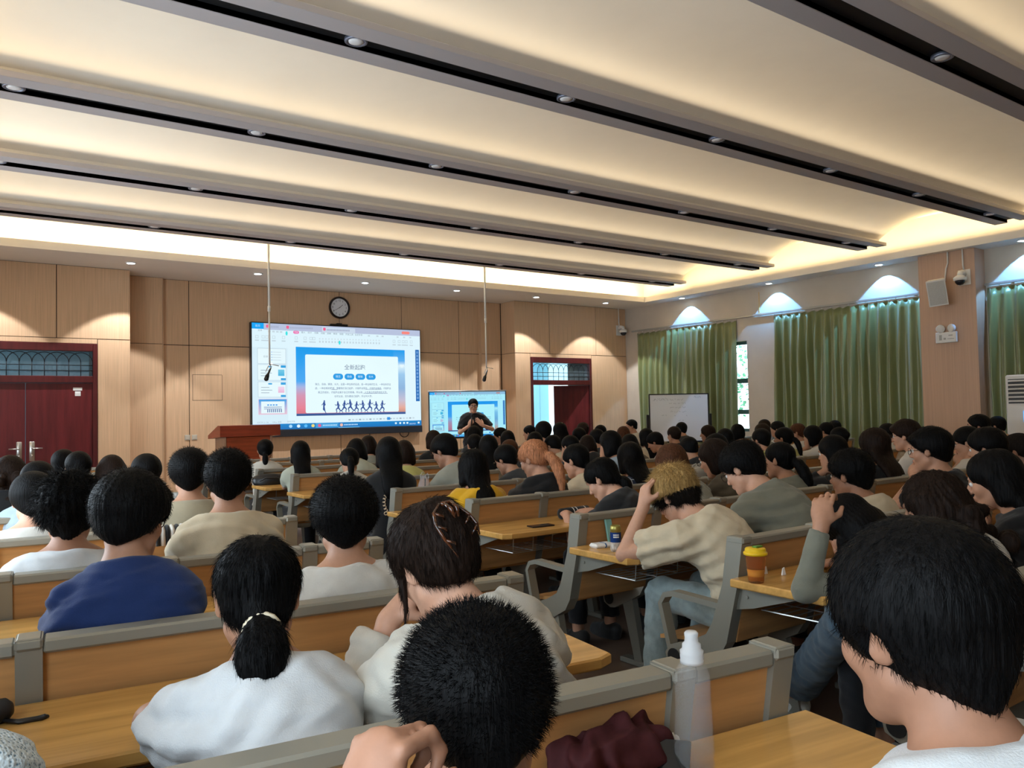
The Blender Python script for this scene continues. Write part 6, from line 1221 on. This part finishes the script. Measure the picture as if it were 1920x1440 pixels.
# milk tea in a thin plastic bag
w = on_desk(796, 950); t = tag(empty('milk_tea_cup', w), 'takeaway milk tea cup with a dark straw in a clear carrier bag', 'cup')
b = MB(); b.lathe([(.0001, .002), (.032, .0), (.040, .115), (.041, .118)], 22); b.build('cup_body', mat('milk_tea', (.62, .50, .36), .3), t, True); b = MB(); b.lathe([(.043, .116), (.0435, .122), (.040, .134), (.0001, .136)], 22); b.build('lid', M_WHITEP, t, True)
b = MB(); b.tube([(.004, 0, .10), (.006, -.006, .205)], .0055, 8); b.build('straw', M_BLACKP, t, True)
b = MB(); b.rbox(-.012, .012, -.0425, -.038, .03, .045, .001); b.rbox(-.022, -.006, -.0425, -.038, .055, .068, .001); b.rbox(.0, .02, -.0425, -.038, .058, .066, .001); b.build('printed_marks', mat('brown_print', (.15, .08, .04), .6), t)
F_ = []
for i in range(17):
    u = i / 16; z = .0 + .215 * u; r = .052 - .004 * math.sin(u * 8) - .020 * max(0, u - .6) / .4; F_.append([((r + .006 * math.sin(5 * a + 9 * u)) * math.cos(a), (r * .85 + .005 * math.sin(7 * a + 5 * u)) * math.sin(a), z + .012 * math.sin(2 * a) * u) for a in [2 * PI * j / 30 for j in range(31)]])
b = MB(); b.grid(F_); b.tube([(-.03, 0, .20), (-.03, .0, .235), (-.012, 0, .255), (.006, 0, .235), (.008, 0, .2)], .0035, 6); b.tube([(.012, 0, .20), (.014, 0, .232), (.028, 0, .245), (.038, 0, .225), (.036, 0, .2)], .0035, 6)
b.build('carrier_bag', mat('thin_film', (.88, .90, .95), .2, trans=.55, alpha=.42, ior=1.05), t, True)
# black handbag, umbrella, tote bag, small bottles
w = on_desk(508, 908); t = tag(empty('black_handbag', w, (0, 0, rad(-10))), 'black leather handbag on the desk behind the pale hooded girl', 'handbag'); lump('bag_body', (0, .0, 0), .17, .09, .07, 6, mat('black_leather', (.012, .012, .013), .35), .010, 18, 36, t); b = MB(); b.tube([(-.12, -.07, .04), (-.06, -.10, .075), (.04, -.10, .07), (.12, -.08, .03)], .008, 8); b.build('strap', M_BLACKP, t, True)
w = on_desk(12, 1352); t = tag(empty('folded_umbrella', w, (0, 0, rad(12))), 'black folded umbrella with a wrist loop on the desk', 'umbrella'); b = MB(); b.tube([(-.26, 0, .026), (-.02, 0, .026), (.0, 0, .026), (.012, 0, .026)], [.022, .028, .026, .014], 14); b.build('canopy', mat('black_nylon', (.010, .010, .012), .45), t, True)
b = MB(); b.tube([(-.012, -.02, .01), (.012, -.045, .004), (.055, -.060, .004), (.068, -.054, .004), (.066, -.044, .004), (.05, -.045, .004), (.015, -.032, .004), (-.005, -.02, .008)], .0042, 8); b.build('wrist_loop', M_BLACKP, t, True)
w = at_y(1304, 893, 4.75); t = tag(empty('tote_bag', (w.x, 4.72, 0.74), (0, 0, rad(-6))), 'pale canvas tote bag standing behind the bleached blond boy', 'bag'); lump('bag_body', (0, 0, 0), .115, .06, .115, 12, M_TOP['ecru'], .008, 16, 30, t)
for s in (-1, 1): b = MB(); b.tube([(s * .02 - .05, 0, .165), (s * .02 - .035, 0, .195), (s * .02 + .0, 0, .205), (s * .02 + .04, 0, .19), (s * .02 + .05, 0, .16)], .005, 6); b.build('handle', M_TOP['ecru'], t, True)
w = at_z(1054, 893, 0.74); t = tag(empty('pink_bottle', (w.x, 4.9, 0.74)), 'small white bottle with a pink cap beside the cream T-shirt', 'bottle'); t.location = (at_y(1054, 893, 4.95).x, 4.95, 0.74); b = MB(); b.lathe([(.0001, .0), (.030, 0), (.031, .13), (.022, .15)], 16); b.build('bottle_body', M_WHITEP, t, True); b = MB(); b.lathe([(.022, .15), (.022, .18), (.0001, .181)], 16); b.build('cap', mat('pink_cap', (.75, .08, .2), .4), t, True)
w = at_z(331, 935, 0.74); t = tag(empty('white_bottle', (at_y(331, 930, 5.95).x, 5.95, 0.74)), 'white bottle standing near the boy in khaki', 'bottle'); b = MB(); b.lathe([(.0001, .0), (.040, 0), (.041, .10), (.025, .13)], 16); b.build('bottle_body', M_WHITEP, t, True); b = MB(); b.lathe([(.022, .13), (.022, .165), (.0001, .166)], 16); b.build('cap', M_GREYP, t, True)
w = at_y(1525, 945, 3.0); tag(lump('yellow_pouch', (w.x, 2.98, 0.74), .075, .05, .05, 21, M_TOP['lime'], .010, 26, 24), 'crumpled yellow-green pouch on the desk by the cream-shirted boy', 'pouch')
w = at_y(318, 980, 4.1); t = tag(empty('striped_scarf', (w.x, 4.10, .895)), 'black and white striped scarf hung over a bench rail', 'scarf')
for i in range(6): b = MB(); b.tube([(-.06 + i * .022, -.045, -.07), (-.062 + i * .022, -.042, .0), (-.058 + i * .022, 0, .012), (-.05 + i * .022, .045, -.004), (-.05 + i * .022, .05, -.06)], .011, 8); b.build('fold', M_TOP['white'] if i % 2 else M_TOP['black'], t, True)
# tortoiseshell claw in the hair
CL = [o for o in COL.objects if o.get('label', '').startswith('woman with a tortoiseshell')][0]
M_TORT = mat('tortoiseshell', (.075, .020, .006), .12, grain=(90, 90, 90), var=.9, dark=(.006, .003, .002), spec=.7)
def claw(t, J):
    hc, R, s = J['hc'], J['R'], J['hs']; W = lambda x, y, z: Vector(hc + R @ V3(x, y, z)); B_ = lambda x, z: -.112 - .030 * max(0, 1 - ((z - .03) / .10) ** 2) - .002 * abs(x) / .05
    for pts in ([(.0, .105), (-.030, .085), (-.042, .055), (-.034, .020), (-.012, -.022)], [(.018, .105), (.040, .085), (.055, .060), (.062, .035), (.058, .010)]):
        b = MB(); P = [W(x - .02, B_(x, z), z) for x, z in pts]; b.tube(P, [.003, .004, .004, .0036, .002], 8)
        for i, (x, z) in enumerate(pts[1:4]): sg = 1 if x < 0 else -1; b.tube([W(x - .02, B_(x, z), z), W(x + sg * .016 - .02, B_(x, z) - .006, z - .012), W(x + sg * .024 - .02, B_(x, z) + .004, z - .020)], [.0032, .003, .001], 6)
        b.build('hair_claw', M_TORT, t, True)
    b = MB(); b.tube([W(-.024, -.138, .100), W(.002, -.138, .100)], .005, 8); b.tube([W(-.020, -.142, .10), W(-.018, -.156, .080), W(-.014, -.152, .06)], [.004, .0055, .003], 8); b.tube([W(-.002, -.142, .10), W(-.002, -.156, .080), W(-.004, -.152, .06)], [.004, .0055, .003], 8); b.build('claw_spring', M_TORT, t, True)
claw(CL, JCLAW)
# embroidered branch on the black jacket
JK = [o for o in COL.objects if o.get('label', '').startswith('woman in a black embroidered')][0]; tp = [c for c in JK.children if c.name.startswith('top')][0]
tv = np.empty(len(tp.data.vertices) * 3, F32); tp.data.vertices.foreach_get('co', tv); tv = tv.reshape(-1, 3)
def on_back(x, z): d = (tv[:, 0] - x) ** 2 + (tv[:, 2] - z) ** 2; k = np.nonzero(d < .0006)[0]; return (x, float(tv[k, 1].min()) - .002 if len(k) else -.12, z)
b = MB()
for i in range(9):
    a = rad(110 + 15 * i); x = .0 + .060 * math.cos(a); z = .83 + .085 * math.sin(a)
    for s in (-1, 1): b.tube([on_back(x, z), on_back(x + .014 * math.cos(a + s * .9), z + .014 * math.sin(a + s * .9)), on_back(x + .028 * math.cos(a + s * .7), z + .028 * math.sin(a + s * .7))], [.002, .006, .002], 6)
for x, z, r in ((.03, .945, .016), (.0, .93, .011), (.055, .92, .010), (-.06, .75, .012)): b.tube([on_back(x + r * math.cos(q), z + r * math.sin(q)) for q in [2 * PI * i / 10 for i in range(10)]], .005, 6, closed=True)
b.build('embroidery', mat('beige_thread', (.55, .40, .26), .8), tp, True)
